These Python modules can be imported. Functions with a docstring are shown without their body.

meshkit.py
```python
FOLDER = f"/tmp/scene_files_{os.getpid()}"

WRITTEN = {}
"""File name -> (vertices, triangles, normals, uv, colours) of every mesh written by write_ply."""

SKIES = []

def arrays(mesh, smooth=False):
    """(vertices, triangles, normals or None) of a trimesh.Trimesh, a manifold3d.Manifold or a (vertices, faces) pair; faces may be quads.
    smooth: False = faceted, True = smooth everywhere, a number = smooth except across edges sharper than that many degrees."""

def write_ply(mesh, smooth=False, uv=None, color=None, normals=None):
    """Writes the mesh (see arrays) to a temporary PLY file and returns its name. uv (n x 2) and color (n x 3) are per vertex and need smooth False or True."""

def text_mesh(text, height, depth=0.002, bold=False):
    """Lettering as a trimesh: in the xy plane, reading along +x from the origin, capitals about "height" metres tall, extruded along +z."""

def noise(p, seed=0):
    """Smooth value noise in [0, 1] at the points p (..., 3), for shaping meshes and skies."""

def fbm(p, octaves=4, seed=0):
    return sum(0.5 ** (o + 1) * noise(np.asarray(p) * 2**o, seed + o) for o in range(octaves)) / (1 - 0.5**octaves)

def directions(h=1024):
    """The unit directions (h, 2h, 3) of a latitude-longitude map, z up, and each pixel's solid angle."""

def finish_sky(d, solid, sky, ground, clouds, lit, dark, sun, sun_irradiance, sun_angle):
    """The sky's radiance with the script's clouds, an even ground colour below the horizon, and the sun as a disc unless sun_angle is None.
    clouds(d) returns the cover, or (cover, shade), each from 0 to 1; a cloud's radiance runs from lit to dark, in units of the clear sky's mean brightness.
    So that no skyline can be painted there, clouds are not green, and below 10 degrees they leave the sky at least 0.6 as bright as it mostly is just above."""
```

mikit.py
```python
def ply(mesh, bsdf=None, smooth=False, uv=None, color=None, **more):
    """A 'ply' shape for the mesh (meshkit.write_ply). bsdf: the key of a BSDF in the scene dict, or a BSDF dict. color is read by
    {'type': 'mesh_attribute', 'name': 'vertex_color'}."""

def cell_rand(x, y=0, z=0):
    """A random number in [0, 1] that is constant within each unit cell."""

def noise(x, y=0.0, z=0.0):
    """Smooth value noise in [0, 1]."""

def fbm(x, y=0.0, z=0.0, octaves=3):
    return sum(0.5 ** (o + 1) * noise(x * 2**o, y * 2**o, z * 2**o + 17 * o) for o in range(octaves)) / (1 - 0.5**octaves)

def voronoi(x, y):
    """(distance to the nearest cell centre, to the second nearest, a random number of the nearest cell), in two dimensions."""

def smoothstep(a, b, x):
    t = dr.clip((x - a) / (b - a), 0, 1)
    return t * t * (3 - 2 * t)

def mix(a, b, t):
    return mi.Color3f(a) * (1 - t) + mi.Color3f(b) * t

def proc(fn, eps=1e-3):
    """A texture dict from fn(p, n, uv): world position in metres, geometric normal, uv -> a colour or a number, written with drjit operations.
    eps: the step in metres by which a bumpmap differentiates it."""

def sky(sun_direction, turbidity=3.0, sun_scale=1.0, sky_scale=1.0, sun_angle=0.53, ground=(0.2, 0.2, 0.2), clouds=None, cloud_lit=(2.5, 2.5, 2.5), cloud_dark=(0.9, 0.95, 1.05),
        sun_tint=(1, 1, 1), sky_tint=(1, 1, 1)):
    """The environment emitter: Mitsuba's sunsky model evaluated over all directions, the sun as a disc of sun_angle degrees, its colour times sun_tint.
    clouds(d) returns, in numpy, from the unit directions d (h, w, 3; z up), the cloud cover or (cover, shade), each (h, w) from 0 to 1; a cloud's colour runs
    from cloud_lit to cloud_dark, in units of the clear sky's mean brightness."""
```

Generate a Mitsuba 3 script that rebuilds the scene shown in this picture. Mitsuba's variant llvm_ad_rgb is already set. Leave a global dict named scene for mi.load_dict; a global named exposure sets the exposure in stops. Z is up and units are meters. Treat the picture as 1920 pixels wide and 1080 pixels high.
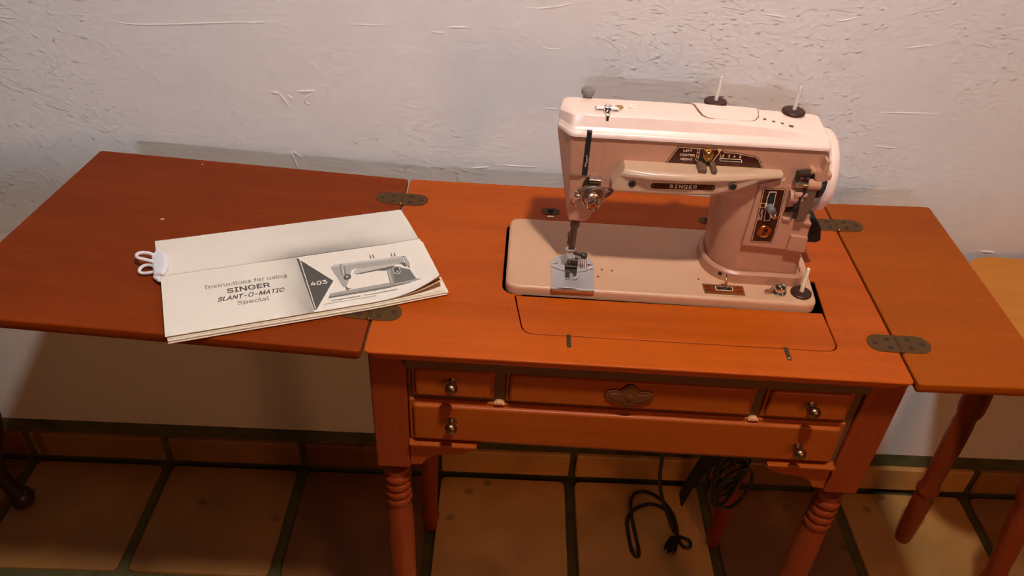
import math, numpy as np, trimesh, manifold3d as m3, shapely, mapbox_earcut
from shapely.geometry import Polygon, box as sbox
import drjit as dr, mitsuba as mi, mikit, meshkit
from mikit import proc, noise, fbm, voronoi, cell_rand, smoothstep, mix
T = mi.ScalarTransform4f
scene, labels = {'type': 'scene'}, {}
PI = math.pi

# ------------------------------------------------------------------ camera, lights, exposure
CAM = np.array([0.00998, -0.74622, 1.33564]); PITCH, ROLL, YAW, F = 0.65613, 0.05665, 0.00287, 1492.68
def cam_axes():
    f = np.array([0, math.cos(PITCH), -math.sin(PITCH)]); r = np.array([1., 0, 0]); u = np.array([0, math.sin(PITCH), math.cos(PITCH)])
    Z = np.array([[math.cos(YAW), -math.sin(YAW), 0], [math.sin(YAW), math.cos(YAW), 0], [0, 0, 1]])
    f, r, u = Z @ f, Z @ r, Z @ u
    return f, -math.sin(ROLL) * r + math.cos(ROLL) * u
_f, _u = cam_axes()
scene['camera'] = {'type': 'perspective', 'fov_axis': 'x', 'fov': math.degrees(2 * math.atan(960 / F)), 'near_clip': 0.05, 'far_clip': 50.0,
                   'to_world': T().look_at(origin=CAM.tolist(), target=(CAM + _f).tolist(), up=_u.tolist())}
exposure = 0.0
H = 2.42                                                      # ceiling height
BULB = (0.20, -0.50, 2.10); BULB_L = (980, 935, 890)        # warm pendant lamp above the operator
SIDE = (2.5, -1.05, H - 0.015); SIDE_L = (60, 50, 42)        # recessed ceiling light further right
FILL = (0.95, -1.60, 1.22); FILL_L = (20.5, 9.0, 3.6)                # dim amber fill added behind the camera to brighten the space under the table
COOL = (-0.70, -4.25, 2.33); COOL_L = (420, 500, 620)         # cool tube lamp in the adjoining room, shining through the added opening

# ------------------------------------------------------------------ mesh helpers
def xf(mesh, M):
    m = mesh.copy(); m.apply_transform(M); return m
def frame(o, ex, ey, ez):
    M = np.eye(4); M[:3, 0], M[:3, 1], M[:3, 2], M[:3, 3] = ex, ey, ez, o; return M
def fix(v, f):
    m = trimesh.Trimesh(np.asarray(v, float), np.asarray(f, int), process=False)
    if m.volume < 0: m.invert()
    return m
def cat(ms): return trimesh.util.concatenate(list(ms))
def cbox(x0, x1, y0, y1, z0, z1, c=0.001):
    """chamfered box"""
    pts = []
    for sx in (0, 1):
        for sy in (0, 1):
            for sz in (0, 1):
                p = np.array([(x0, x1)[sx], (y0, y1)[sy], (z0, z1)[sz]]); d = np.array([(c, -c)[sx], (c, -c)[sy], (c, -c)[sz]])
                for k in range(3): q = p + d; q[k] = p[k]; pts.append(q)
    return hullm(pts)
def hullm(pts):
    m = m3.Manifold.hull_points(np.asarray(pts, float)); return tm(m)
def tm(m):
    q = m.to_mesh(); return trimesh.Trimesh(np.array(q.vert_properties[:, :3]), np.array(q.tri_verts), process=False)
def man(t): return m3.Manifold(m3.Mesh(np.asarray(t.vertices, np.float32), np.asarray(t.faces, np.uint32)))
_dirs = trimesh.creation.icosphere(2).vertices
def shull(pts, r):
    """hull of equal spheres: a rounded polyhedron"""
    return m3.Manifold.hull_points(np.concatenate([np.asarray(p, float) + r * _dirs for p in pts]))
def rbox(x0, x1, y0, y1, z0, z1, r):
    return shull([(x, y, z) for x in (x0 + r, x1 - r) for y in (y0 + r, y1 - r) for z in (z0 + r, z1 - r)], r)
def rr(x0, y0, x1, y1, r, q=6): return sbox(x0 + r, y0 + r, x1 - r, y1 - r).buffer(r, quad_segs=q)
def soft(poly, r, q=5):
    p = poly if hasattr(poly, 'exterior') else Polygon(poly)
    return p.buffer(-r, quad_segs=q).buffer(2 * r, quad_segs=q).buffer(-r, quad_segs=q)
def rings_of(p):
    p = shapely.geometry.polygon.orient(p)
    return [np.array(r.coords)[:-1] for r in [p.exterior, *p.interiors]]
def normals2(r):
    a, b = np.roll(r, 1, 0), np.roll(r, -1, 0)
    d1, d2 = r - a, b - r
    n1 = np.stack([d1[:, 1], -d1[:, 0]], 1); n2 = np.stack([d2[:, 1], -d2[:, 0]], 1)
    n1 /= np.linalg.norm(n1, axis=1, keepdims=True) + 1e-12; n2 /= np.linalg.norm(n2, axis=1, keepdims=True) + 1e-12
    n = n1 + n2; n /= np.linalg.norm(n, axis=1, keepdims=True) + 1e-12
    return n / np.clip((n * n1).sum(1, keepdims=True), 0.4, 1)
def prism(poly, z0, z1, top=0.0, bot=0.0, seg=4, dedupe=1e-5):
    """extruded polygon (holes too) with rounded top / bottom edges"""
    poly = poly if hasattr(poly, 'exterior') else Polygon(poly)
    rg = rings_of(poly.simplify(dedupe)); nr = [normals2(r) for r in rg]
    th = np.linspace(0, PI / 2, seg + 1)
    prof = [(bot * (1 - math.sin(t)), z0 + bot * (1 - math.cos(t))) for t in th] if bot > 0 else [(0, z0)]
    prof += [(top * (1 - math.cos(t)), z1 - top * (1 - math.sin(t))) for t in th] if top > 0 else [(0, z1)]
    vs, fs, base = [], [], 0
    lay = []
    for off, z in prof:
        idx = []
        for r, n in zip(rg, nr):
            q = r - n * off
            vs.append(np.column_stack([q, np.full(len(q), z)])); idx.append((base, len(q))); base += len(q)
        lay.append(idx)
    for a, b in zip(lay[:-1], lay[1:]):
        for (i, n), (j, _) in zip(a, b):
            k = np.arange(n); k2 = (k + 1) % n
            fs.append(np.column_stack([i + k, i + k2, j + k2])); fs.append(np.column_stack([i + k, j + k2, j + k]))
    for li, flip in ((0, True), (-1, False)):
        pts = np.concatenate([r - n * prof[li][0] for r, n in zip(rg, nr)])
        tri = mapbox_earcut.triangulate_float64(pts, np.cumsum([len(r) for r in rg]).astype(np.uint32)).reshape(-1, 3).astype(int)
        a, b, c = (pts[tri[:, k]] for k in range(3))
        s = (b[:, 0] - a[:, 0]) * (c[:, 1] - a[:, 1]) - (b[:, 1] - a[:, 1]) * (c[:, 0] - a[:, 0])
        tri[s < 0] = tri[s < 0][:, ::-1]
        if flip: tri = tri[:, ::-1]
        fs.append(tri + lay[li][0][0])
    return trimesh.Trimesh(np.concatenate(vs), np.concatenate(fs), process=False)
def fprism(poly, y_back, y_front, **k):
    """prism drawn in the x-z plane; its rounded top faces the room (-y)"""
    return xf(prism(poly, -y_back, -y_front, **k), frame((0, 0, 0), (1, 0, 0), (0, 0, 1), (0, -1, 0)))
def sprism(poly, x0, x1, **k):
    """prism drawn in the y-z plane, extruded along +x"""
    return xf(prism(poly, x0, x1, **k), frame((0, 0, 0), (0, 1, 0), (0, 0, 1), (1, 0, 0)))
def lathe(prof, n=24, o=(0, 0, 0), axis=(0, 0, 1)):
    prof = np.asarray(prof, float)
    a = np.linspace(0, 2 * PI, n, endpoint=False)
    v, f = [], []
    for r, z in prof: v.append(np.column_stack([r * np.cos(a), r * np.sin(a), np.full(n, z)]))
    k = np.arange(n); k2 = (k + 1) % n
    for i in range(len(prof) - 1):
        f += [np.column_stack([i * n + k, i * n + k2, (i + 1) * n + k2]), np.column_stack([i * n + k, (i + 1) * n + k2, (i + 1) * n + k])]
    v += [np.array([[0, 0, prof[0][1]]]), np.array([[0, 0, prof[-1][1]]])]
    c0 = len(prof) * n
    f += [np.column_stack([k2, k, np.full(n, c0)]), np.column_stack([(len(prof) - 1) * n + k, (len(prof) - 1) * n + k2, np.full(n, c0 + 1)])]
    m = fix(np.concatenate(v), np.concatenate(f))
    M = trimesh.geometry.align_vectors([0, 0, 1], np.asarray(axis, float) / np.linalg.norm(axis)); M[:3, 3] = o
    m.apply_transform(M); return m
def catmull(P, n=8, closed=False):
    P = np.asarray(P, float)
    from scipy.interpolate import CubicSpline
    d = np.r_[0, np.cumsum(np.linalg.norm(np.diff(P, axis=0), axis=1) ** 0.5)]
    return CubicSpline(d, P)(np.linspace(0, d[-1], n * (len(P) - 1) + 1))
def tube(path, r, n=8):
    P = np.asarray(path, float); r = np.broadcast_to(np.asarray(r, float), (len(P),))
    t = np.gradient(P, axis=0); t /= np.linalg.norm(t, axis=1, keepdims=True)
    up = np.array([0.12, 0.2, 0.97]); v = []
    s = np.cross(t[0], up); s /= np.linalg.norm(s)
    for i in range(len(P)):
        s = s - t[i] * (s @ t[i]); s /= np.linalg.norm(s); w = np.cross(t[i], s)
        a = np.linspace(0, 2 * PI, n, endpoint=False)
        v.append(P[i] + r[i] * (np.cos(a)[:, None] * s + np.sin(a)[:, None] * w))
    k = np.arange(n); k2 = (k + 1) % n; f = []
    for i in range(len(P) - 1): f += [np.column_stack([i * n + k, i * n + k2, (i + 1) * n + k2]), np.column_stack([i * n + k, (i + 1) * n + k2, (i + 1) * n + k])]
    v += [P[:1], P[-1:]]; c0 = len(P) * n
    f += [np.column_stack([k2, k, np.full(n, c0)]), np.column_stack([(len(P) - 1) * n + k, (len(P) - 1) * n + k2, np.full(n, c0 + 1)])]
    return fix(np.concatenate(v), np.concatenate(f))
def ring(R, r, o, axis, n=28, m=8):
    t = trimesh.creation.torus(R, r, major_sections=n, minor_sections=m)
    M = trimesh.geometry.align_vectors([0, 0, 1], np.asarray(axis, float) / np.linalg.norm(axis)); M[:3, 3] = o
    t.apply_transform(M); return t
def ftext(s, h, x, z, y, depth=0.0003, bold=False, center=True, squash=1.0, shear=0.0):
    """lettering on a face that looks towards -y"""
    t = meshkit.text_mesh(s, h, depth, bold)
    c = (t.bounds[0] + t.bounds[1]) / 2 if center else np.array([t.bounds[0][0], t.bounds[0][1], 0])
    t.apply_translation([-c[0], -c[1], 0])
    t.apply_transform(np.array([[squash, shear, 0, 0], [0, 1, 0, 0], [0, 0, 1, 0], [0, 0, 0, 1.]]))
    return xf(t, frame((x, y, z), (1, 0, 0), (0, 0, 1), (0, -1, 0)))
def numbered(k):
    if k not in scene and k not in labels: return k
    i = 1
    while f'{k}_{i:03d}' in scene or f'{k}_{i:03d}' in labels: i += 1
    return f'{k}_{i:03d}'
def thing(name, label, category, group=None):
    k = numbered(name); labels[k] = {'label': label, 'category': category}
    if group: labels[k]['group'] = group
    return k
def part(parent, name, mesh, mat, smooth=30, label=None, **kw):
    k = numbered(parent + '__' + name if parent else name)
    if isinstance(mesh, m3.Manifold): mesh = tm(mesh)
    scene[k] = mikit.ply(mesh, mat, smooth=smooth, **kw)
    if label: labels[k] = {'label': label}
    return k
def structure(name, mesh, mat, label, smooth=30):
    k = part(None, name, mesh, mat, smooth); labels[k] = {'label': label, 'kind': 'structure'}; return k

# ------------------------------------------------------------------ materials
def C(r, g, b): return {'type': 'rgb', 'value': [r, g, b]}
def principled(name, col, rough=0.5, two=False, bump=None, **k):
    b = {'type': 'principled', 'base_color': C(*col) if isinstance(col, tuple) else col, 'roughness': rough, **k}
    if bump: b = {'type': 'bumpmap', 'texture': bump[0], 'scale': bump[1], 'bsdf': b}
    scene[name] = {'type': 'twosided', 'bsdf': b} if two else b
    return name
def metal(name, col, rough):
    scene[name] = {'type': 'principled', 'base_color': C(*col), 'roughness': rough, 'metallic': 1.0}; return name
def wood_fn(dark, light, fx, fy, fz, ageing=0.0):
    def fn(p, n, uv):
        w = fbm(p.x * fx, p.y * fy, p.z * fz, 3)
        g = noise(p.x * fx * 6 + 31, p.y * fy * 7, p.z * fz * 7)
        b = fbm(p.x * 2.2 + 5, p.y * 5.5 + 3, p.z * 3.1, 2)
        t = dr.clip(0.55 * (w - 0.5) + 0.22 * (g - 0.5) + 0.8 * (b - 0.5) + 0.5, 0, 1)
        return mix(dark, light, t)
    return proc(fn)
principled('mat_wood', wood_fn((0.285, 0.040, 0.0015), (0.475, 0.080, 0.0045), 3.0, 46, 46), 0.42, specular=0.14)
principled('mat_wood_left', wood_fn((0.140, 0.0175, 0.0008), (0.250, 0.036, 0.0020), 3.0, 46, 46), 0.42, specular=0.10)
principled('mat_wood_honey', wood_fn((0.225, 0.037, 0.0015), (0.375, 0.074, 0.0042), 3.0, 40, 40), 0.42, specular=0.10)
principled('mat_wood_leg', wood_fn((0.155, 0.019, 0.0030), (0.285, 0.040, 0.0070), 42, 42, 3.0), 0.38, specular=0.3)
principled('mat_wood_front', wood_fn((0.235, 0.040, 0.0030), (0.355, 0.066, 0.0065), 3.5, 30, 44), 0.40, specular=0.2)
principled('mat_wood_pale', wood_fn((0.47, 0.15, 0.018), (0.64, 0.235, 0.036), 3.0, 26, 26), 0.42, specular=0.3)
principled('mat_wood_pale_edge', (0.66, 0.42, 0.2), 0.45)
principled('mat_wood_dark', (0.030, 0.012, 0.006), 0.4)
principled('mat_carved', (0.115, 0.030, 0.008), 0.4, specular=0.4)
principled('mat_case', (0.10, 0.035, 0.012), 0.6)
principled('mat_chip', (0.62, 0.30, 0.13), 0.7)

def plaster_bump(p, n, uv):
    x, z = p.x, p.z
    fine = fbm(x * 240, z * 240, 1.0, 3) * 0.20
    wx, wz = x + 0.05 * fbm(x * 9, z * 9, 3.0, 2), z + 0.05 * fbm(x * 9, z * 9, 7.0, 2)
    mask = 0.22 + 0.78 * smoothstep(0.42, 0.66, fbm(x * 4.5 + 11, z * 5.5 + 2, 5.0, 2))
    d1, d2, rnd = voronoi(wx * 42 + 3.3, wz * 56 + 1.7)
    cut = smoothstep(0.42, 0.60, fbm(x * 38 + 5, z * 38 + 9, 4.0, 2))
    ridge = (1 - smoothstep(0.0, 0.09, d2 - d1)) * smoothstep(0.3, 0.6, rnd) * mask * cut
    e1, e2, r2 = voronoi(wx * 80 + 9.1, wz * 95 + 4.7)
    chips = (1 - smoothstep(0.14, 0.24, e1)) * smoothstep(0.80, 0.82, r2) * mask
    return fine + 0.17 * ridge + 0.34 * chips + 0.35 * fbm(x * 20, z * 16, 2.0, 2)
def plaster_col(p, n, uv): return mix((0.66, 0.595, 0.555), (0.73, 0.665, 0.62), fbm(p.x * 3, p.z * 3, p.y * 3, 3))
principled('mat_plaster', proc(plaster_col), 0.75, specular=0.2, bump=(proc(plaster_bump, eps=5e-4), 0.0036))
principled('mat_plaster_plain', (0.72, 0.655, 0.61), 0.75, specular=0.2)
principled('mat_room', (0.13, 0.10, 0.07), 0.85, specular=0.1)
principled('mat_ceiling', (0.24, 0.20, 0.16), 0.85, specular=0.1)

WY0, WSL = 0.3543, 0.0226
RA = math.atan(WSL)
ROOM = frame((0.07, WY0, 0), (math.cos(RA), math.sin(RA), 0), (-math.sin(RA), math.cos(RA), 0), (0, 0, 1))   # room axes: y' = 0 is the wall
def roomxy(p):
    x, y = p.x - 0.07, p.y - WY0
    return x * math.cos(RA) + y * math.sin(RA), -x * math.sin(RA) + y * math.cos(RA)
PX, PY, JX, JW = 0.2786, 0.2680, 0.0785, 0.0205
def tile_col(p, n, uv):
    x, y = roomxy(p)
    i, j = dr.floor((x - JX) / PX), dr.floor((y + 0.0095) / PY)
    r, r2 = cell_rand(i, j, 5), cell_rand(i, j, 9)
    for col, tone in ((-4, 0.35), (-3, 0.32), (-2, 0.08), (-1, 1.0), (0, 1.0), (1, 0.12), (2, 0.62), (3, 0.3)):     # tone set by column for the row by the wall
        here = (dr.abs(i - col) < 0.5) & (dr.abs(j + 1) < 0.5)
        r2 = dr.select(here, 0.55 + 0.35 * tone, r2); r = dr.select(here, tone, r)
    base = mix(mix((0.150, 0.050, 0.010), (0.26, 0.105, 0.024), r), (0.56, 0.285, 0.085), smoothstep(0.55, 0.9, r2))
    blot = fbm(p.x * 9, p.y * 9, p.z * 9 + r * 7, 3)
    d1, d2, rs = voronoi(p.x * 11 + 0.3, p.y * 11)
    spots = (1 - smoothstep(0.05, 0.13, d1)) * smoothstep(0.72, 0.76, rs)
    return base * (0.6 + 0.8 * blot) * (1 - 0.4 * spots)
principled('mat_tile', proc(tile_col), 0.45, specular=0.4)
def grout_col(p, n, uv): return mix((0.050, 0.042, 0.016), (0.120, 0.105, 0.040), fbm(p.x * 40, p.y * 40, p.z * 40, 3))
principled('mat_grout', proc(grout_col), 0.9, specular=0.1)

principled('mat_taupe', (0.395, 0.178, 0.104), 0.34, specular=0.5)
principled('mat_lamp', (0.46, 0.275, 0.172), 0.25, specular=0.5)
principled('mat_bed', (0.51, 0.275, 0.160), 0.40, specular=0.5)
principled('mat_cream', (0.755, 0.53, 0.43), 0.28, specular=0.5)
principled('mat_ivory', (0.78, 0.66, 0.45), 0.35)
principled('mat_plate', (0.040, 0.0075, 0.0045), 0.25, specular=0.5)
principled('mat_slot', (0.004, 0.0035, 0.003), 0.6)
principled('mat_black', (0.006, 0.005, 0.0045), 0.5, specular=0.3)
principled('mat_cord', (0.010, 0.008, 0.007), 0.45)
principled('mat_rubber', (0.016, 0.014, 0.012), 0.55)
principled('mat_pin_disc', (0.036, 0.011, 0.006), 0.45, specular=0.25)
principled('mat_groove', (0.12, 0.045, 0.025), 0.7)
principled('mat_winder', (0.115, 0.055, 0.032), 0.4)
principled('mat_line', (0.50, 0.27, 0.12), 0.4)
principled('mat_letter', (0.62, 0.42, 0.28), 0.5)
metal('mat_chrome', (0.75, 0.72, 0.68), 0.12)
principled('mat_steel', (0.46, 0.42, 0.42), 0.38, metallic=0.55)
principled('mat_pin', (0.54, 0.47, 0.41), 0.4)
principled('mat_bar', (0.11, 0.085, 0.065), 0.25, metallic=0.7)
metal('mat_gold', (0.72, 0.46, 0.15), 0.28)
metal('mat_copper_pale', (0.58, 0.40, 0.27), 0.3)
metal('mat_copper', (0.55, 0.22, 0.07), 0.35)
metal('mat_knob', (0.28, 0.15, 0.075), 0.33)
metal('mat_bronze', (0.13, 0.085, 0.04), 0.45)
principled('mat_hinge', (0.078, 0.032, 0.008), 0.5, specular=0.18)
principled('mat_screw', (0.028, 0.015, 0.008), 0.4, specular=0.4)
principled('mat_pewter', (0.20, 0.18, 0.165), 0.4, metallic=0.3)
principled('mat_paper', (0.74, 0.66, 0.56), 0.75, two=True, specular=0.2)
principled('mat_paper_old', (0.62, 0.47, 0.29), 0.8, two=True, specular=0.1)
principled('mat_page', (0.72, 0.63, 0.50), 0.8, specular=0.1)
principled('mat_ink', (0.060, 0.052, 0.045), 0.6)
principled('mat_arrow', (0.075, 0.066, 0.060), 0.6)
principled('mat_ink_grey', (0.15, 0.135, 0.12), 0.6)
principled('mat_print_and_shade', {'type': 'mesh_attribute', 'name': 'vertex_color'}, 0.7, two=True, specular=0.2)
principled('mat_plastic_white', (0.72, 0.70, 0.74), 0.3)
principled('mat_fixture', (0.7, 0.68, 0.62), 0.5)

# ------------------------------------------------------------------ the room
def rm(mesh): return xf(mesh, ROOM)
def slab(x0, x1, y0, y1, z0, z1): return rm(trimesh.creation.box(bounds=[(x0, y0, z0), (x1, y1, z1)]))
XL, XR, YF, SILL, OPR = -2.6, 3.1, -3.0, 1.765, -0.30  # sill and right edge of the added opening, placed to cut the cool light
structure('wall_back', slab(XL, XR, 0, 0.12, 0, H), 'mat_plaster', 'white hand-troweled plaster wall behind the sewing table', False)
structure('wall_left', slab(XL - 0.1, XL, -6.5, 0.12, 0, H), 'mat_room', 'plain wall of the room on the left', False)
structure('wall_right', slab(XR, XR + 0.1, -6.5, 0.12, 0, H), 'mat_room', 'plain wall of the room on the right', False)
structure('wall_front', cat([slab(XL, XR, YF - 0.1, YF, 0, SILL), slab(XL, -1.9, YF - 0.1, YF, SILL, H), slab(OPR, XR, YF - 0.1, YF, SILL, H), slab(-1.9, OPR, YF - 0.1, YF, 2.36, H)]),
          'mat_room', 'wall behind the photographer with an opening added to shape the cool light', False)
structure('wall_far', slab(XL, XR, -6.6, -6.5, 0, H), 'mat_room', 'far wall of the adjoining room', False)
structure('ceiling', slab(XL, XR, -6.5, 0.12, H, H + 0.1), 'mat_ceiling', 'plain plaster ceiling', False)
structure('floor', slab(XL, XR, -6.5, 0.0, -0.05, -0.006), 'mat_grout', 'terracotta tile floor with wide dark mortar joints', False)
tile_dicts = []
rng = np.random.default_rng(5)
for v in range(4):
    w = (PX - JW) / 2
    rad = 0.012
    base = rr(-w, -(PY - JW) / 2, w, (PY - JW) / 2, rad, 2)
    m = prism(base, -0.012, 0.0, top=0.003, seg=2)
    m.vertices[:, :2] += rng.normal(0, 0.0005, (len(m.vertices), 2)); 
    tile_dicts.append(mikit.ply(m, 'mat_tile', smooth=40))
k = 0
for j in range(8):
    for i in range(-8, 9):
        x, y = JX + PX * (i + 0.5), -0.0095 - PY * (j + 0.5)
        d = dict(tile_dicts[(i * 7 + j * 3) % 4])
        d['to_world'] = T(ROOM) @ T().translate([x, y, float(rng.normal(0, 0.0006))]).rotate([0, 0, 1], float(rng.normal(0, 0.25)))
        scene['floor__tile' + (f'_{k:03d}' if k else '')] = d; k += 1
# baseboard: a course of tiles set on edge, sloping mortar on top
prof = Polygon([(0, 0), (-0.010, 0), (-0.010, 0.074), (-0.006, 0.084), (0, 0.1015)])
structure('baseboard_back', rm(sprism(prof, XL, XR)), 'mat_grout', 'dark mortar bed of the tile skirting along the wall', False)
bb = cbox(-(PX - 0.014) / 2, (PX - 0.014) / 2, -0.019, -0.004, 0.012, 0.077, 0.003)
bbd = mikit.ply(bb, 'mat_tile', smooth=False)
for i in range(-8, 9):
    d = dict(bbd); d['to_world'] = T(ROOM) @ T().translate([JX + PX * (i + 0.5) + 0.004, 0, 0])
    scene['baseboard_back__tile' + (f'_{i + 8:03d}' if i > -8 else '')] = d
# raised trowel ridges in the plaster
def wallpt(x, z): return np.array([x, WY0 + WSL * (x - 0.07), z])
def ridge(pts, r, flat=0.9):
    P = catmull([wallpt(x, z) for x, z in pts], 5) if len(pts) > 2 else np.linspace(wallpt(*pts[0]), wallpt(*pts[1]), 7)
    rad = 1.9 * r * np.sin(np.linspace(0.12, PI - 0.12, len(P))) ** 0.6
    t = tube(P, rad, 6); n = np.array([WSL, -1, 0]); n /= np.linalg.norm(n)
    d = (t.vertices - wallpt(0.07, 0)) @ n
    t.vertices += np.outer(d * (flat - 1), n)
    return t
RIDGES = [
    ([(-0.3638, 0.8327), (-0.352, 0.8329)], 0.0013000000000000002),
    ([(-0.3513, 0.8325), (-0.3463, 0.8227), (-0.3405, 0.812)], 0.0012),
    ([(-0.3398, 0.8306), (-0.3329, 0.8226)], 0.001),
    ([(-0.3257, 0.8368), (-0.3132, 0.837), (-0.2989, 0.839)], 0.0013000000000000002),
    ([(-0.3125, 0.8362), (-0.3076, 0.8306), (-0.3144, 0.8261), (-0.3137, 0.8185), (-0.309, 0.8179)], 0.0009000000000000001),
    ([(-0.5782, 0.9299), (-0.5536, 0.9251), (-0.5052, 0.9261), (-0.4299, 0.9321), (-0.3403, 0.9373)], 0.0008),
    ([(-0.389, 0.9334), (-0.3551, 0.9373)], 0.0008),
    ([(-0.1065, 0.9423), (-0.073, 0.944)], 0.0009000000000000001),
    ([(-0.3468, 0.7363), (-0.3433, 0.7245), (-0.3392, 0.7106)], 0.001),
    ([(-0.3467, 0.7373), (-0.3381, 0.7331), (-0.33, 0.7252)], 0.0008),
    ([(0.7807, 0.6105), (0.8062, 0.6097)], 0.0014),
    ([(0.5452, 0.7925), (0.5802, 0.7907)], 0.0008),
    ([(0.5338, 0.8471), (0.6219, 0.85)], 0.0007),
    ([(-0.0662, 0.7223), (-0.0371, 0.7258)], 0.0009000000000000001),
    ([(-0.0289, 0.7299), (0.0376, 0.7297)], 0.0008),
    ([(0.4308, 0.9782), (0.4471, 0.9804), (0.4635, 0.9871)], 0.0007),
    ([(0.3248, 0.9831), (0.3626, 0.9792)], 0.0007),
    ([(0.5336, 0.9442), (0.5835, 0.9521)], 0.0006),
    ([(0.0352, 0.8281), (0.0613, 0.8286)], 0.0007),
    ([(-0.2512, 0.9395), (-0.1918, 0.941)], 0.0006),
    ([(-0.0003, 0.9742), (0.0433, 0.9778), (0.0754, 0.9874)], 0.0007),
    ([(-0.1252, 0.9346), (-0.1065, 0.934)], 0.0009000000000000001),
    ([(0.0172, 0.9281), (0.0404, 0.9185), (0.0627, 0.9227)], 0.0006)]
for pts, r in RIDGES: part('wall_back', 'plaster_ridge', ridge(pts, r), 'mat_plaster_plain', 50)

# lamps
t = thing('pendant_lamp', 'pendant lamp with a dark metal shade hanging above the operator', 'lamp')
scene[t + '__bulb'] = mikit.ply(lathe([(0.045, 0), (0.045, 0.004)], 32, BULB, (0, 0, -1)), 'mat_fixture', emitter={'type': 'area', 'radiance': C(*BULB_L)})
part(t, 'shade', lathe([(0.047, 0.010), (0.115, -0.010), (0.118, -0.008), (0.060, 0.075), (0.020, 0.090), (0.018, 0.088), (0.050, 0.072), (0.047, 0.012)], 32, BULB, (0, 0, 1)), 'mat_bronze')
part(t, 'cable', lathe([(0.004, 0.088), (0.004, H - BULB[2])], 10, BULB, (0, 0, 1)), 'mat_black')
t = thing('ceiling_lamp', 'round recessed neutral ceiling light further right', 'lamp')
scene[t + '__bulb'] = mikit.ply(lathe([(0.045, 0), (0.045, 0.004)], 32, SIDE, (0, 0, -1)), 'mat_fixture', emitter={'type': 'area', 'radiance': C(*SIDE_L)})
part(t, 'trim', lathe([(0.046, 0.0145), (0.075, 0.0145), (0.078, 0.010), (0.060, -0.012), (0.050, -0.012), (0.0455, 0.006)], 32, (SIDE[0], SIDE[1], H - 0.0148), (0, 0, 1)), 'mat_fixture')
t = thing('added_fill_light', 'amber globe added behind the camera as fill light for the space under the table', 'lamp')
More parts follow.
